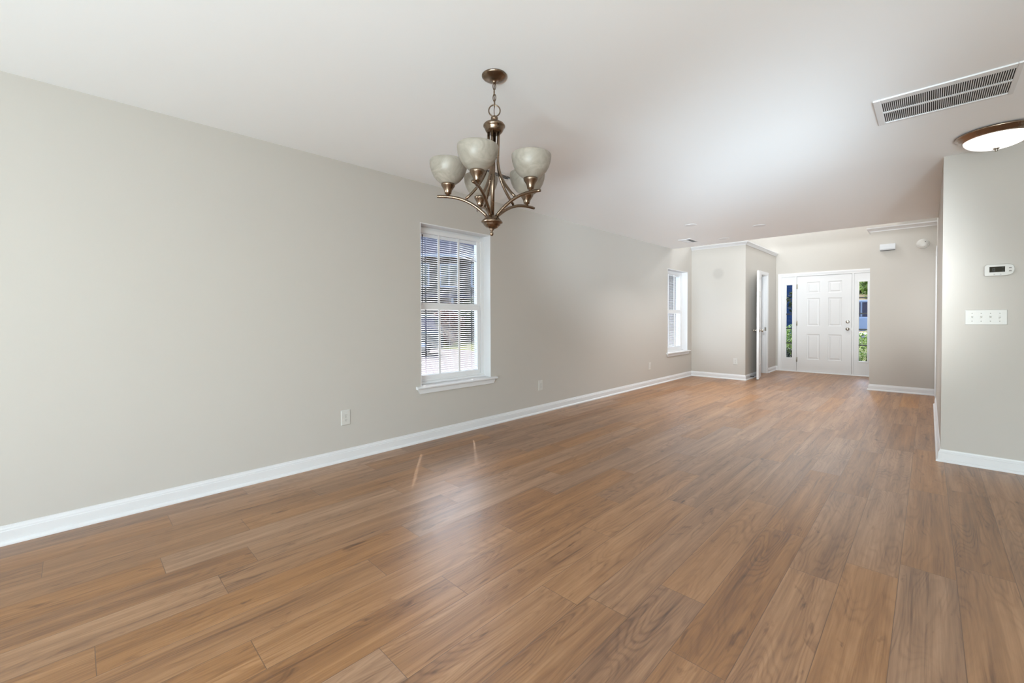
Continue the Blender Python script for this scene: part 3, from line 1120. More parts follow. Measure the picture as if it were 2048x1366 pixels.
# white door in the right wall, seen almost edge-on (door_3)
mb = MB()
panel_door(mb, 0.75, 2.025, 0.035, [(a, b_, c, d) for a, b_ in ((0.12, 0.335), (0.415, 0.63)) for c, d in pz],
           Matrix(((0, 1, 0, XR + 0.03), (-1, 0, 0, 8.785), (0, 0, 1, 0.012), (0, 0, 0, 1))))
door3 = struct(mb, 'door_3', 'trim_paint')
for zc in (0.27, 1.92):
    mb = MB()
    mb.tube([(XR - 0.005, 8.031, zc - 0.05), (XR - 0.005, 8.031, zc + 0.05)], 0.006, 10)
    mb.box(XR - 0.004, 8.028, zc - 0.05, XR + 0.03, 8.033, zc + 0.05)
    mb.build('hinge', 'satin_nickel', door3)
mb = MB()
mb.box(XR - 0.002, 8.79, 0, XR - 0.012, 8.85, 2.105)
mb.box(XR - 0.002, 7.965, 0, XR - 0.012, 8.025, 2.105)
mb.box(XR - 0.002, 8.025, 2.045, XR - 0.012, 8.79, 2.105)
struct(mb, 'trim_8', 'trim_paint', 0.003)

# spring door stop on the closet baseboard
st = thing('door_stop', 'small dark spring door stop on the baseboard behind the open closet door', 'door stop', (XB + 0.014, 8.93, 0.055))
mb = MB()
mb.lathe([(0.011, 0), (0.011, 0.004), (0.006, 0.007), (0, 0.007)], 14, axis_to((1, 0, 0)))
mb.build('base_plate', 'satin_nickel', st)
pts = [(0.006 + 0.046 * i / 120, 0.006 * cos(i * 0.62), 0.006 * sin(i * 0.62)) for i in range(121)]
MB().tube(pts, 0.0014, 5).build('spring', 'rubber_dark', st)
MB().lathe([(0.0085, 0), (0.0085, 0.010), (0.006, 0.014), (0, 0.0145)], 14, Matrix.Translation((0.051, 0, 0)) @ axis_to((1, 0, 0))).build('tip', 'rubber_dark', st)


# ------------------------------------------------------------------ wall plates
def plate(mb, w, h, d=0.006):
    """bevelled plate, local: face toward -y, centred on origin, back at y=0"""
    b_ = 0.004
    vs = [(-w / 2, 0, -h / 2), (w / 2, 0, -h / 2), (w / 2, 0, h / 2), (-w / 2, 0, h / 2),
          (-w / 2, -d * 0.4, -h / 2), (w / 2, -d * 0.4, -h / 2), (w / 2, -d * 0.4, h / 2), (-w / 2, -d * 0.4, h / 2),
          (-w / 2 + b_, -d, -h / 2 + b_), (w / 2 - b_, -d, -h / 2 + b_), (w / 2 - b_, -d, h / 2 - b_), (-w / 2 + b_, -d, h / 2 - b_)]
    fs = [(3, 2, 1, 0), (8, 9, 10, 11)]
    for r in (0, 4):
        for k in range(4):
            l = (k + 1) % 4
            fs.append((r + k, r + l, r + 4 + l, r + 4 + k))
    mb.add(vs, fs)


def make_outlet(label, loc, rotz):
    t = thing('wall_outlet', label, 'outlet', loc, rotz, 'white wall outlets')
    mb = MB()
    plate(mb, 0.078, 0.122)
    mb.build('cover_plate', 'plastic_white', t)
    for zc in (-0.0195, 0.0195):
        r = MB()
        oct_ = [(0.0165 * cos(a) if abs(cos(a)) < 0.8 else 0.0165 * (1 if cos(a) > 0 else -1) * 0.98, zc + max(-0.0135, min(0.0135, 0.0165 * sin(a))))
                for a in [2 * pi * i / 24 for i in range(24)]]
        r.prism(oct_, 'y', -0.0078, -0.005)
        rec = r.build('receptacle', 'plastic_white', t)
        s = MB()
        s.box(-0.0075, -0.0082, zc - 0.002, -0.0055, -0.0076, zc + 0.007)
        s.box(0.0055, -0.0082, zc - 0.001, 0.0075, -0.0076, zc + 0.006)
        s.lathe([(0.0026, 0), (0.0026, 0.0005), (0, 0.0006)], 10, Matrix.Translation((0, -0.0077, zc - 0.0075)) @ axis_to((0, -1, 0)))
        s.build('slots', 'slot_dark', rec)
    MB().lathe([(0.003, 0), (0.003, 0.0008), (0, 0.0012)], 10, Matrix.Translation((0, -0.0058, 0)) @ axis_to((0, -1, 0))).build('screw', 'screw_grey', t)
    return t


o1 = make_outlet('white wall outlet left of the nearer window, above the baseboard', (0.0, 1.552, 0.354), pi / 2)
dup(o1, (0.0, 4.010, 0.338), pi / 2, 'white wall outlet just past the nearer window')
dup(o1, (0.0, 6.885, 0.338), pi / 2, 'white wall outlet before the far window, near the closet wall')
dup(o1, (0.823, YB, 0.338), 0, 'white wall outlet on the closet front, left of the open white door')

sw = thing('light_switch', 'white four-toggle light switch plate below the thermostat', 'light switch', (3.731, YT, 1.158))
mb = MB()
plate(mb, 0.219, 0.116, 0.007)
mb.build('cover_plate', 'plastic_white', sw)
for k, upd in enumerate((1, 1, 1, -1)):
    xk = -0.0715 + 0.0475 * k
    mb = MB()
    mb.box(xk - 0.005, -0.0085, -0.012, xk + 0.005, -0.006, 0.012)
    mb.prism([(-0.006, -0.005), (-0.006, 0.005), (-0.019, 0.004 + 0.009 * upd), (-0.019, -0.003 + 0.009 * upd)], 'x', xk - 0.0042, xk + 0.0042)
    mb.build('toggle', 'plastic_white', sw, 0.001)
    for zc in (-0.030, 0.030):
        MB().lathe([(0.0032, 0), (0.0032, 0.0008), (0, 0.0013)], 10, Matrix.Translation((xk, -0.0068, zc)) @ axis_to((0, -1, 0))).build('screw', 'screw_grey', sw)

# thermostat
th = thing('thermostat', 'small white thermostat with a dark screen on the right wall', 'thermostat', (3.795, YT, 1.512))
mb = MB()
pw, ph = 0.076, 0.0435
outl = [(-pw, -ph + 0.006), (-pw + 0.006, -ph), (pw * 0.45, -ph), (pw * 0.72, -ph + 0.005), (pw * 0.9, -ph * 0.62), (pw, -ph * 0.1),
        (pw, ph * 0.2), (pw * 0.93, ph * 0.7), (pw * 0.75, ph * 0.93), (pw * 0.45, ph), (-pw + 0.012, ph), (-pw, ph - 0.01)]
mb.prism(outl, 'y', -0.030, 0.0)
mb.build('housing', 'plastic_white', th, 0.004, 3)
lc = MB().box(-0.050, -0.0305, -0.0155, 0.028, -0.0295, 0.0255).build('screen', 'lcd', th)
mb = MB()
for q in ((-0.034, -0.0065, -0.0315, 0.016), (-0.0245, -0.0065, -0.022, 0.016), (-0.0315, 0.0135, -0.0245, 0.016), (-0.0315, -0.0065, -0.0245, -0.004)):
    mb.box(q[0], -0.0308, q[1], q[2], -0.0304, q[3])
mb.build('digit', 'lcd_digit', lc)
for q in ((0.013, -0.010, 0.0225, -0.0075), (0.013, 0.018, 0.0225, 0.0205)):
    MB().box(q[0], -0.0308, q[1], q[2], -0.0304, q[3]).build('dash', 'lcd_digit', lc)
for q in ((0.046, 0.013), (0.046, -0.010)):
    MB().prism([(q[0], q[1] - 0.004), (q[0] + 0.015, q[1] - 0.004), (q[0] + 0.013, q[1] + 0.004), (q[0] + 0.002, q[1] + 0.004)], 'y', -0.0315, -0.0295).build('button', 'mark_grey', th, 0.0005)
for q in (-0.026, 0.006):
    MB().box(q - 0.003, -0.0312, -0.034, q + 0.004, -0.0295, -0.0305).build('button', 'mark_grey', th)

# door chime and smoke alarm on the hall end wall
ch = thing('door_chime', 'white and grey door chime box high on the hall end wall', 'door chime', (2.951, YC, 2.253))
MB().prism([(0, -0.048), (-0.042, -0.048), (-0.050, -0.030), (-0.050, 0.014), (-0.036, 0.048), (0, 0.048)], 'x', -0.092, 0.092).build('cover', 'plastic_grey', ch, 0.002)
MB().box(-0.088, -0.040, -0.0535, 0.088, -0.006, -0.048).build('grille', 'slot_dark', ch)
sm = thing('smoke_alarm', 'round white smoke alarm high on the hall end wall', 'smoke alarm', (3.347, YC, 2.257))
MB().lathe([(0.072, 0), (0.072, 0.012), (0.068, 0.016), (0.062, 0.017)], 40, axis_to((0, -1, 0))).build('base_ring', 'plastic_white', sm)
MB().lathe([(0.061, 0.015), (0.060, 0.030), (0.052, 0.038), (0.030, 0.041), (0, 0.041)], 40, axis_to((0, -1, 0))).build('housing', 'plastic_white', sm)
MB().lathe([(0.008, 0.0), (0.008, 0.003), (0, 0.004)], 16, Matrix.Translation((0.026, -0.0395, 0.024)) @ axis_to((0, -1, 0))).build('test_button', 'mark_grey', sm)

# ------------------------------------------------------------------ ceiling fittings
# return air grille
rv = thing('return_air_vent', 'large white return air grille in the ceiling', 'vent', (3.463, 3.543, H))
x0, x1, y0, y1 = -0.292, 0.292, -0.216, 0.216
gx0, gx1, gy0, gy1 = -0.257, 0.271, -0.163, 0.186
mb = MB()
for q in ((x0, y0, gx0, y1), (gx1, y0, x1, y1), (gx0, y0, gx1, gy0), (gx0, gy1, gx1, y1)):
    mb.box(q[0], q[1], -0.009, q[2], q[3], 0)
mb.build('vent_frame', 'trim_paint', rv, 0.003)
mb = MB()
nb = 60
for i in range(nb + 1):
    xx = gx0 + (gx1 - gx0) * i / nb
    wv = 0.0019
    for p, q in ((gy0, 0.0), (0.012, gy1)):
        mb.box(xx - wv, p, -0.0065, xx + wv, q, -0.0042)
mb.box(gx0, -0.002, -0.0075, gx1, 0.014, -0.0005)
mb.build('vent_louvers', 'trim_paint', rv)
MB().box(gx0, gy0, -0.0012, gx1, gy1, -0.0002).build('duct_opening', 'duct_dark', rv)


def make_register(label, loc, L_, W_):
    t = thing('ceiling_register', label, 'vent', loc, 0, 'ceiling supply registers')
    hl, hw = L_ / 2, W_ / 2
    mb = MB()
    for q in ((-hw, -hl, -hw + 0.022, hl), (hw - 0.022, -hl, hw, hl), (-hw + 0.022, -hl, hw - 0.022, -hl + 0.022), (-hw + 0.022, hl - 0.022, hw - 0.022, hl)):
        mb.box(q[0], q[1], -0.008, q[2], q[3], 0)
    mb.build('vent_frame', 'trim_paint', t, 0.003)
    mb = MB()
    n = 7
    for i in range(n):
        xx = -hw + 0.03 + (W_ - 0.06) * i / (n - 1)
        s = 1 if i < n / 2 else -1
        mb.add([(xx - 0.001, -hl + 0.022, -0.011), (xx + 0.001, -hl + 0.022, -0.011), (xx + 0.001 + 0.009 * s, -hl + 0.022, -0.0006), (xx - 0.001 + 0.009 * s, -hl + 0.022, -0.0006),
                (xx - 0.001, hl - 0.022, -0.011), (xx + 0.001, hl - 0.022, -0.011), (xx + 0.001 + 0.009 * s, hl - 0.022, -0.0006), (xx - 0.001 + 0.009 * s, hl - 0.022, -0.0006)],
               [(0, 1, 5, 4), (1, 2, 6, 5), (2, 3, 7, 6), (3, 0, 4, 7), (0, 3, 2, 1), (4, 5, 6, 7)])
    mb.build('vent_louvers', 'trim_paint', t)
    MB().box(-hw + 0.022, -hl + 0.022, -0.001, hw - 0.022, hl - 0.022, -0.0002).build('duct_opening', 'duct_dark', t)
    MB().tube([(hw - 0.012, hl - 0.10, -0.008), (hw - 0.006, hl - 0.10, -0.026)], 0.002, 6).build('damper_lever', 'mark_grey', t)
    return t


make_register('small ceiling register near the closet wall, beyond the recessed lights', (0.56, 7.13, H), 0.36, 0.20)
make_register('ceiling register half hidden behind the chandelier', (0.63, 2.64, H), 0.36, 0.20)

rl = thing('recessed_light', 'first of three recessed ceiling lights from the nearer window', 'ceiling light', (1.055, 5.96, H), 0, 'recessed lights')
MB().lathe([(0.056, -0.004), (0.066, -0.0045), (0.078, -0.003), (0.082, 0.0)], 40).build('trim_ring', 'trim_paint', rl)
MB().lathe([(0.0, -0.0025), (0.056, -0.0025)], 40).build('lens', 'lit_glass', rl)
dup(rl, (1.718, 6.68, H), None, 'recessed ceiling light set farthest from the windowed wall')
dup(rl, (1.03, 7.365, H), None, 'recessed ceiling light closest to the closet wall')

for x_, y_ in ((1.055, 5.96), (1.718, 6.68), (1.03, 7.365)):
    sl = spot_light('recessed_lamp', (x_, y_, H - 0.012), (x_, y_, 0), 120, 85, (0.93, 0.97, 1.0), 0.05)
    sl.data.spot_blend = 0.7

# flush ceiling light
FLX, FLY = 3.745, 4.475
fl = thing('flush_ceiling_light', 'round lit ceiling light with a bronze rim above the thermostat wall', 'ceiling light', (FLX, FLY, H))
R0 = 0.205
MB().lathe([(R0 - 0.02, 0), (R0 - 0.008, -0.002), (R0, -0.008), (R0 - 0.002, -0.016), (R0 - 0.016, -0.022), (R0 - 0.022, -0.032), (R0 - 0.034, -0.040),
            (R0 - 0.040, -0.046), (R0 - 0.048, -0.044), (R0 - 0.05, -0.02)], 64).build('rim', 'brushed_bronze', fl)
prof = []
rg = R0 - 0.043
for i in range(15):
    a = pi / 2 * i / 14
    prof.append((rg * cos(a) if i < 14 else 0, -0.040 - 0.072 * sin(a)))
MB().lathe(prof, 64).build('glass_bowl', 'lit_glass', fl)
MB().lathe([(0.0, -0.136), (0.006, -0.134), (0.009, -0.128), (0.006, -0.122), (0.014, -0.119), (0.018, -0.113), (0.012, -0.108), (0, -0.107)], 20).build('finial', 'satin_nickel', fl)


# ------------------------------------------------------------------ chandelier
CHX, CHY = 1.770, 1.567
cdl = thing('chandelier', 'five-arm antique nickel chandelier with alabaster glass bowls', 'chandelier', (CHX, CHY, H))
mb = MB()
mb.lathe([(0.066, 0), (0.066, -0.005), (0.060, -0.011), (0.046, -0.019), (0.028, -0.025), (0.013, -0.028), (0.011, -0.036), (0.006, -0.042), (0, -0.044)], 48)
mb.build('ceiling_canopy', 'antique_nickel', cdl)
# chain: links alternately turned
cz0, cz1 = -0.040, -0.160
nl = 4
ll = (cz0 - cz1) / nl + 0.009
for i in range(nl):
    zc = cz0 - (cz0 - cz1) * (i + 0.5) / nl
    pts = []
    for k in range(20):
        a = 2 * pi * k / 20
        px_, pz_ = 0.0075 * cos(a), (ll / 2) * sin(a)
        pts.append((px_ * cos(0.7), px_ * sin(0.7), zc + pz_) if i % 2 == 0 else (-px_ * sin(0.7), px_ * cos(0.7), zc + pz_))
    MB().tube(pts, 0.0024, 6, closed=True).build('chain_link', 'antique_nickel', cdl)
MB().tube([(0.002 * sin(i * 1.3), 0.003 * cos(i * 0.9), -0.03 - 0.20 * i / 12) for i in range(13)], 0.0022, 6).build('power_cord', 'antique_nickel', cdl)
rd = Vector((cos(yaw), sin(yaw), 0))
pts = [(rd.x * 0.030 * cos(a), rd.y * 0.030 * cos(a), -0.183 + 0.030 * sin(a)) for a in [2 * pi * k / 40 for k in range(40)]]
MB().tube(pts, 0.0034, 8, closed=True).build('hanging_ring', 'antique_nickel', cdl)

# body hangs very slightly out of plumb
piv = Vector((0, 0, -0.212))
TB = Matrix.Translation(piv) @ Matrix.Rotation(radians(1.55), 4, Vector((-sin(yaw), cos(yaw), 0))) @ Matrix.Translation(-piv)


def zz(z):
    return z - H


body = MB()
body.lathe([(0.0, zz(2.232)), (0.009, zz(2.230)), (0.0185, zz(2.222)), (0.0185, zz(2.212)), (0.012, zz(2.205)), (0.020, zz(2.203)), (0.034, zz(2.197)),
            (0.050, zz(2.188)), (0.0575, zz(2.179)), (0.0575, zz(2.172)), (0.052, zz(2.168)), (0.050, zz(2.160)), (0.044, zz(2.148)), (0.037, zz(2.140)), (0, zz(2.139))], 48, TB)
body.build('top_cup', 'antique_nickel', cdl)
MB().tube([TB @ Vector((0, 0, zz(2.145))), TB @ Vector((0, 0, zz(1.695)))], 0.0105, 16).build('stem', 'antique_nickel', cdl)
hub = MB()
hub.lathe([(0, zz(1.706)), (0.024, zz(1.705)), (0.032, zz(1.700)), (0.045, zz(1.686)), (0.0565, zz(1.673)), (0.0565, zz(1.667)), (0.050, zz(1.664)),
           (0.044, zz(1.660)), (0.044, zz(1.655)), (0.036, zz(1.650)), (0.031, zz(1.643)), (0.020, zz(1.637)), (0.012, zz(1.635)), (0, zz(1.635))], 48, TB)
hub.build('hub', 'antique_nickel', cdl)
MB().lathe([(0.010, zz(1.637)), (0.013, zz(1.633)), (0.011, zz(1.628)), (0.005, zz(1.626)), (0.006, zz(1.622)), (0.0105, zz(1.612)), (0.0095, zz(1.604)),
            (0.005, zz(1.599)), (0, zz(1.598))], 24, TB).build('finial', 'antique_nickel', cdl)

RA, ZA = 0.235, 1.800
for k in range(5):
    a = radians(226.4 + 72 * k)
    d = Vector((cos(a), sin(a), 0))

    def pt(r, z):
        return TB @ Vector((d.x * r, d.y * r, zz(z)))
    # lower arm: rises out of the hub and flattens outward
    arm_pts = [pt(0.024, 1.695)]
    for i in range(1, 19):
        f = i / 18
        r = 0.024 + (0.292 - 0.024) * f
        z = 1.697 + 0.099 * (1 - (1 - f) ** 2.6) + 0.004 * sin(pi * f)
        arm_pts.append(pt(r, z))
    arm = MB()
    arm.tube(arm_pts, [0.0082] * 18 + [0.0072], 14)
    arm_o = arm.build('arm', 'antique_nickel', cdl)

    # upper strut: straight beside the stem, then sweeping out to the arm
    st_pts = [pt(0.029, 2.146), pt(0.029, 2.06), pt(0.029, 2.0)]
    for i in range(1, 13):
        f = i / 12
        st_pts.append(pt(0.029 + 0.112 * f ** 2.0, 2.0 - 0.212 * f))
    MB().tube(st_pts, 0.0072, 12).build('strut', 'antique_nickel', cdl)
    T2 = TB @ Matrix.Translation((d.x * RA, d.y * RA, zz(ZA)))
    sc = MB()
    sc.lathe([(0, 0.0), (0.009, 0.0), (0.009, 0.008), (0.0165, 0.011), (0.0185, 0.020), (0.022, 0.032), (0.030, 0.045), (0.0345, 0.052), (0.0365, 0.056),
              (0.0365, 0.064), (0.034, 0.067), (0, 0.067)], 32, T2)
    sc.build('socket_cup', 'antique_nickel', cdl)
    sh = MB()
    outer = [(0.034, 0.062), (0.046, 0.070), (0.062, 0.083), (0.077, 0.101), (0.088, 0.122), (0.0955, 0.146), (0.0985, 0.166), (0.0985, 0.178)]
    inner = [(r - 0.0045, z + 0.002) for r, z in outer[::-1]]
    sh.lathe([(0, 0.062)] + outer + [(0.0965, 0.1805)] + inner + [(0, 0.0655)], 48, T2)
    sh.build('lamp_shade', 'alabaster_glass', cdl)
    MB().lathe([(0, 0.067), (0.013, 0.067), (0.014, 0.085), (0.022, 0.105), (0.027, 0.122), (0.022, 0.140), (0.010, 0.149), (0, 0.150)], 20, T2).build('bulb', 'plastic_white', cdl)


# ------------------------------------------------------------------ outdoors
GZ = -0.30
struct(MB().box(-60, -25, GZ - 0.2, -WT - 0.01, 70, GZ), 'driveway', 'concrete')
struct(MB().box(-WT - 0.01, 11.02, GZ - 0.2, 50, 70, GZ), 'front_lawn', 'lawn_green')
# porch slab, and an unseen roof added to keep sun off the sidelights
struct(MB().box(0.2, YD + 0.16, GZ, 3.6, YD + 1.5, -0.06), 'porch_slab', 'concrete')
struct(MB().box(-0.2, YD + 0.16, 2.7, 3.9, YD + 2.2, 2.9), 'porch_roof', 'white_trim_outdoor')


def leaf_ball(mb, c, r, n, size, rnd, squash=(1, 1, 1), inner=0.55):
    for _ in range(n):
        v = Vector((rnd.gauss(0, 1), rnd.gauss(0, 1), rnd.gauss(0, 1))).normalized()
        k = inner + (1 - inner) * rnd.random() ** 0.6
        lump = 1 + 0.18 * sin(v.x * 5 + c[0]) * cos(v.y * 6 + c[1]) + 0.12 * sin(v.z * 7)
        p = Vector((c[0] + v.x * r * k * lump * squash[0], c[1] + v.y * r * k * lump * squash[1], c[2] + v.z * r * k * lump * squash[2]))
        s = size * rnd.uniform(0.6, 1.3)
        q = Matrix.Rotation(rnd.uniform(0, 6.28), 4, 'Z') @ Matrix.Rotation(rnd.uniform(-1.1, 1.1), 4, 'X')
        pts = [(-s * 0.5, 0, 0), (0, -s * 0.9, 0.1 * s), (s * 0.5, 0, 0), (0, s * 0.9, 0.1 * s)]
        mb.add([p + (q @ Vector(u)) for u in pts], [(0, 1, 2, 3)])


def bush(name, label, cat, loc, r, h, mat, n=1500, size=0.06, group=None, seed=1):
    rnd = random.Random(seed)
    t = thing(name, label, cat, loc, 0, group)
    mb = MB()
    leaf_ball(mb, (0, 0, h * 0.55), r, n, size, rnd, (1, 1, h * 0.5 / r))
    mb.build('foliage', mat, t)
    mb = MB()
    for k in range(5):
        a = k * 1.257
        mb.tube([(0.05 * cos(a), 0.05 * sin(a), 0), (r * 0.25 * cos(a), r * 0.25 * sin(a), h * 0.4), (r * 0.5 * cos(a), r * 0.5 * sin(a), h * 0.75)], [0.02, 0.014, 0.006], 6)
    mb.build('stems', 'bark', t)
    return t


def tree(name, label, loc, h, r, mat, n=2600, size=0.2, seed=3, group=None, low=0.25):
    rnd = random.Random(seed)
    t = thing(name, label, 'tree', loc, 0, group)
    mb = MB()
    for k in range(9):
        a = rnd.uniform(0, 6.28)
        q = rnd.uniform(0, 0.6) * r
        leaf_ball(mb, (q * cos(a), q * sin(a), h * (low + (0.95 - low) * k / 9)), r * rnd.uniform(0.45, 0.7), n // 9, size, rnd)
    mb.build('foliage', mat, t)
    mb = MB()
    mb.tube([(0, 0, 0), (0.05, 0.02, h * 0.3), (-0.03, 0.06, h * 0.6), (0, 0, h * 0.85)], [0.04 * h * 0.5, 0.03 * h * 0.5, 0.02 * h * 0.5, 0.01], 8)
    mb.build('trunk', 'bark', t)
    return t


def car(name, label, loc, rotz, L_, Wd, Hh, paint):
    """car body from a side profile (local x = length, front at +x)"""
    t = thing(name, label, 'car', loc, rotz)
    hl, hw = L_ / 2, Wd / 2
    prof = [(-hl, 0.35), (-hl, 0.75), (-hl + 0.05, 0.95), (hl - 1.25, 0.98), (hl - 0.15, 0.86), (hl, 0.7), (hl, 0.35), (hl - 0.4, 0.25), (-hl + 0.3, 0.25)]
    MB().prism(prof, 'y', -hw, hw).build('body', paint, t, 0.06, 3)
    cab = [(-hl + 0.06, 0.95), (-hl + 0.28, Hh - 0.04), (-hl + 0.55, Hh), (hl - 2.35, Hh), (hl - 2.1, Hh - 0.05), (hl - 1.25, 0.97)]
    MB().prism(cab, 'y', -hw + 0.12, hw - 0.12).build('cabin', paint, t, 0.05, 3)
    for s in (-1, 1):
        q = s * (hw - 0.115)
        gl = MB()
        for p in ([(-hl + 0.25, 1.0), (-hl + 0.38, Hh - 0.12), (-0.55, Hh - 0.12), (-0.55, 1.0)], [(-0.48, 1.0), (-0.48, Hh - 0.12), (hl - 2.3, Hh - 0.12), (hl - 1.5, 1.0)]):
            gl.prism(p, 'y', q - 0.01 * s, q + 0.012 * s)
        gl.build('side_window', 'car_glass', t)
        MB().box(hl - 1.75, q, 0.98, hl - 1.6, q + 0.2 * s, 1.12).build('wing_mirror', paint, t, 0.02)
    g = MB()
    g2 = MB()
    g2.prism([(-hl + 0.10, 1.02), (-hl + 0.26, Hh - 0.1), (-hl + 0.20, Hh - 0.1), (-hl + 0.04, 1.02)], 'y', -hw + 0.2, hw - 0.2)
    g.prism([(hl - 2.06, Hh - 0.1), (hl - 1.3, 1.02), (hl - 1.22, 1.02), (hl - 1.98, Hh - 0.1)], 'y', -hw + 0.2, hw - 0.2)
    g.build('windscreen', 'car_glass', t)
    g2.build('rear_window', 'car_glass', t)
    for sx in (-hl + 0.85, hl - 0.85):
        for s in (-1, 1):
            mt = Matrix.Translation((sx, s * (hw - 0.2), 0.33)) @ axis_to((0, s, 0))
            wv = MB().lathe([(0.2, 0), (0.33, 0), (0.34, 0.04), (0.34, 0.17), (0.31, 0.21), (0.2, 0.2)], 28, mt).build('wheel', 'car_tyre', t)
            MB().lathe([(0.0, 0.19), (0.2, 0.185), (0.21, 0.205), (0.0, 0.2)], 24, mt).build('hubcap', 'car_hub', wv)
    for s in (-1, 1):
        MB().box(-hl - 0.01, s * (hw - 0.32), 0.62, -hl + 0.05, s * (hw - 0.06), 0.86).build('tail_lamp', 'tail_lamp', t, 0.02)
    return t


def ray_at(u, v, dist):
    """point at horizontal distance along a view ray (used only to stand the outdoor things where the photo shows them)"""
    x = (u - 1024) / FPX
    y = -(v - CY) / FPX
    d = fw + rt2 * x + up2 * y
    k = dist / sqrt(d.x * d.x + d.y * d.y)
    return Vector(CAM_POS) + d * k


# house across the drive, seen through the nearer window
def house(name, label, loc, rotz, wd, dp, hw, wall, roof_h, wins, door=None, porch=None):
    t = thing(name, label, 'house', loc, rotz)
    MB().box(-wd / 2, 0, 0, wd / 2, dp, hw).build('wall', wall, t)
    mb = MB()
    e = 0.45
    mb.prism([(-e, hw - 0.02), (dp + e, hw - 0.02), (dp + e, hw + 0.12), (dp / 2, hw + roof_h), (-e, hw + 0.12)], 'x', -wd / 2 - e, wd / 2 + e)
    mb.build('roof', 'roof_shingles', t)
    MB().box(-wd / 2 - e, -e - 0.03, hw - 0.06, wd / 2 + e, -e, hw + 0.13).build('fascia', 'white_trim_outdoor', t)
    for (xc, zc, ww, hh) in wins:
        f = MB()
        for q in ((xc - ww / 2 - 0.1, zc - hh / 2 - 0.1, xc - ww / 2, zc + hh / 2 + 0.1), (xc + ww / 2, zc - hh / 2 - 0.1, xc + ww / 2 + 0.1, zc + hh / 2 + 0.1),
                  (xc - ww / 2, zc + hh / 2, xc + ww / 2, zc + hh / 2 + 0.1), (xc - ww / 2, zc - hh / 2 - 0.1, xc + ww / 2, zc - hh / 2),
                  (xc - ww / 2, zc - 0.03, xc + ww / 2, zc + 0.03), (xc - 0.03, zc - hh / 2, xc + 0.03, zc + hh / 2)):
            f.box(q[0], -0.06, q[1], q[2], 0.02, q[3])
        fo = f.build('window', 'white_trim_outdoor', t)
        MB().box(xc - ww / 2, -0.03, zc - hh / 2, xc + ww / 2, 0.01, zc + hh / 2).build('pane', 'house_glass', fo)
    if porch:
        px0, px1, pz_, pd = porch
        mb = MB()
        mb.box(px0, -pd, pz_, px1, 0, pz_ + 0.22)
        mb.build('porch_roof', 'roof_shingles', t)
        for xx in (px0 + 0.1, (px0 + px1) / 2, px1 - 0.1):
            MB().box(xx - 0.07, -pd + 0.05, 0, xx + 0.07, -pd + 0.19, pz_).build('porch_post', 'white_trim_outdoor', t)
        MB().box(px0, -0.05, 0, px1, 0.01, pz_).build('porch_back', 'porch_dark', t)
    return t


hp = ray_at(905, 640, 27)
dirw = Vector((hp.x - CAM_POS[0], hp.y, 0)).normalized()
rz = math.atan2(dirw.y, dirw.x) - pi / 2
house('neighbour_house', 'beige two-storey house with a grey roof seen through the nearer window', (hp.x, hp.y, GZ), rz, 13, 9, 5.3, 'beige_siding', 4.6,
      [(-3.9, 4.15, 0.7, 1.25), (-2.0, 4.15, 1.0, 1.25), (-0.2, 4.15, 1.0, 1.25), (1.75, 4.15, 1.0, 1.25), (4.2, 4.15, 1.0, 1.25)], porch=(-6, 6, 2.7, 1.3))
cp = ray_at(852, 690, 17.5)
car('parked_car', 'dark green car parked on the drive outside the nearer window', (cp.x - 1.2, cp.y - 1.2, GZ), rz + pi + radians(8), 4.6, 1.8, 1.62, 'car_dark_green')
for i, (u, dist, r, h, mname, lab) in enumerate((
        (853, 25.2, 1.0, 2.1, 'leaf_brown', 'brownish shrub outside behind the parked dark green car'),
        (894, 23.2, 0.85, 2.0, 'leaf_red', 'red-leaved shrub outside between the brown shrub and the green one'),
        (944, 25.4, 1.0, 2.4, 'leaf_green', 'green shrub outside beside the red-leaved one'))):
    p = ray_at(u, 640, dist)
    bush('shrub', lab, 'shrub', (p.x, p.y, GZ), r, h, mname, 1500, 0.12, 'shrubs along the drive', 10 + i)
p = ray_at(930, 690, 21.0)
vd = Vector((p.x - CAM_POS[0], p.y, 0)).normalized()
sd2 = Vector((vd.y, -vd.x, 0))
a_, b2, c_, d_ = p - sd2 * 2.2 + vd * 0.2, p + sd2 * 9 - vd * 2.6, p + sd2 * 9 + vd * 0.2, p - sd2 * 1.6 + vd * 1.8
mb = MB()
mb.prism([(q.x, q.y) for q in (a_, b2, c_, d_)], 'z', GZ - 0.05, GZ + 0.03)
struct(mb, 'lawn_strip', 'lawn_green')

# brick house seen through the far window
hp2 = ray_at(1352, 640, 16.5)
dw2 = Vector((hp2.x - CAM_POS[0], hp2.y, 0)).normalized()
house('brick_house', 'brownish brick house seen through the far window', (hp2.x - 2.0, hp2.y, GZ), math.atan2(dw2.y, dw2.x) - pi / 2, 10, 6, 4.2, 'brick', 1.2,
      [(-1.2, 2.6, 0.9, 1.2), (3.2, 2.6, 0.9, 1.2)])

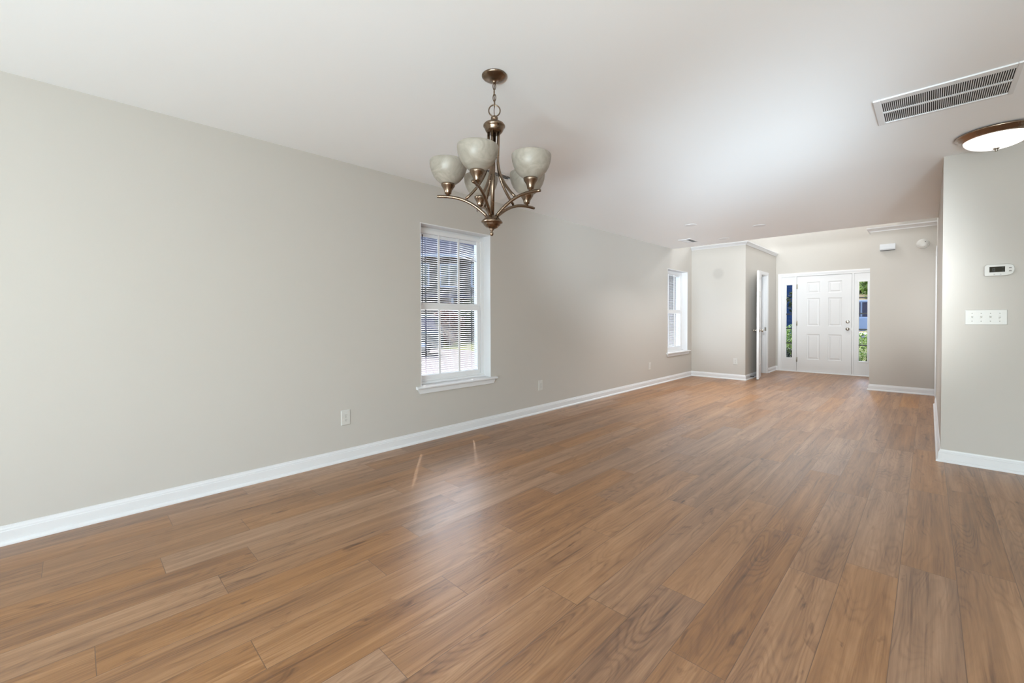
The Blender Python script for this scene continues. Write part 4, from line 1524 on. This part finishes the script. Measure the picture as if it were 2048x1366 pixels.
# street side, seen through the sidelights
struct(MB().prism([(12.6, GZ), (26, 0.16), (60, 0.18), (60, GZ - 0.1), (12.6, GZ - 0.1)], 'x', -25, 30), 'street_bank', 'lawn_green')
struct(MB().box(-25, 26.5, 0.1, 30, 35, 0.21), 'street', 'asphalt')
struct(MB().prism([(36, 0.15), (44, 3.0), (60, 3.4), (60, 0.1), (36, 0.1)], 'x', -25, 30), 'hill', 'dry_grass')
hp3 = ray_at(1572, 640, 25)
house('blue_house', 'blue clapboard house seen through the sidelight left of the front door', (hp3.x - 2.6, hp3.y - 1.0, 0.0), radians(4), 7, 6, 5.2, 'blue_siding', 1.8,
      [(-2.4, 2.0, 0.9, 1.3)])
vp = ray_at(1727, 640, 29.5)
car('white_van', 'white van on the street seen through the sidelight right of the front door', (vp.x + 0.5, vp.y, 0.21), 0, 4.9, 1.95, 1.86, 'car_white')
for i, (u, dist, r, h, mname, lab, sz, n) in enumerate((
        (1578, 13.6, 0.5, 1.15, 'leaf_light', 'bright green bush close outside the sidelight left of the front door', 0.032, 4200),
        (1729, 13.0, 0.6, 1.05, 'leaf_light', 'bright green bush close outside the sidelight right of the front door', 0.034, 4200),
        (1575, 12.35, 0.30, 0.66, 'leaf_dark', 'low dark bush at the foot of the bright green one outside', 0.032, 2400))):
    p = ray_at(u, 640, dist)
    bush('bush', lab, 'shrub', (p.x, p.y, GZ), r, h, mname, n, sz, 'bushes by the front door', 30 + i)
tree('tree', 'dark green tree on the dry slope behind the white van', (ray_at(1713, 600, 47).x, 46.5, 3.05), 7.0, 2.2, 'leaf_dark', 3600, 0.3, 41, 'trees beyond the street', 0.03)
tree('tree', 'light green tree beside the dark one on the slope behind the white van', (ray_at(1737, 600, 43.5).x + 0.5, 42.6, 2.5), 5.0, 1.3, 'leaf_light', 2700, 0.2, 43, 'trees beyond the street', 0.05)
tree('tree', 'green tree to the right of the blue house', (ray_at(1595, 600, 23).x + 0.6, 20.5, 0.02), 6.0, 0.75, 'leaf_green', 2000, 0.10, 44, 'trees beyond the street', 0.3)
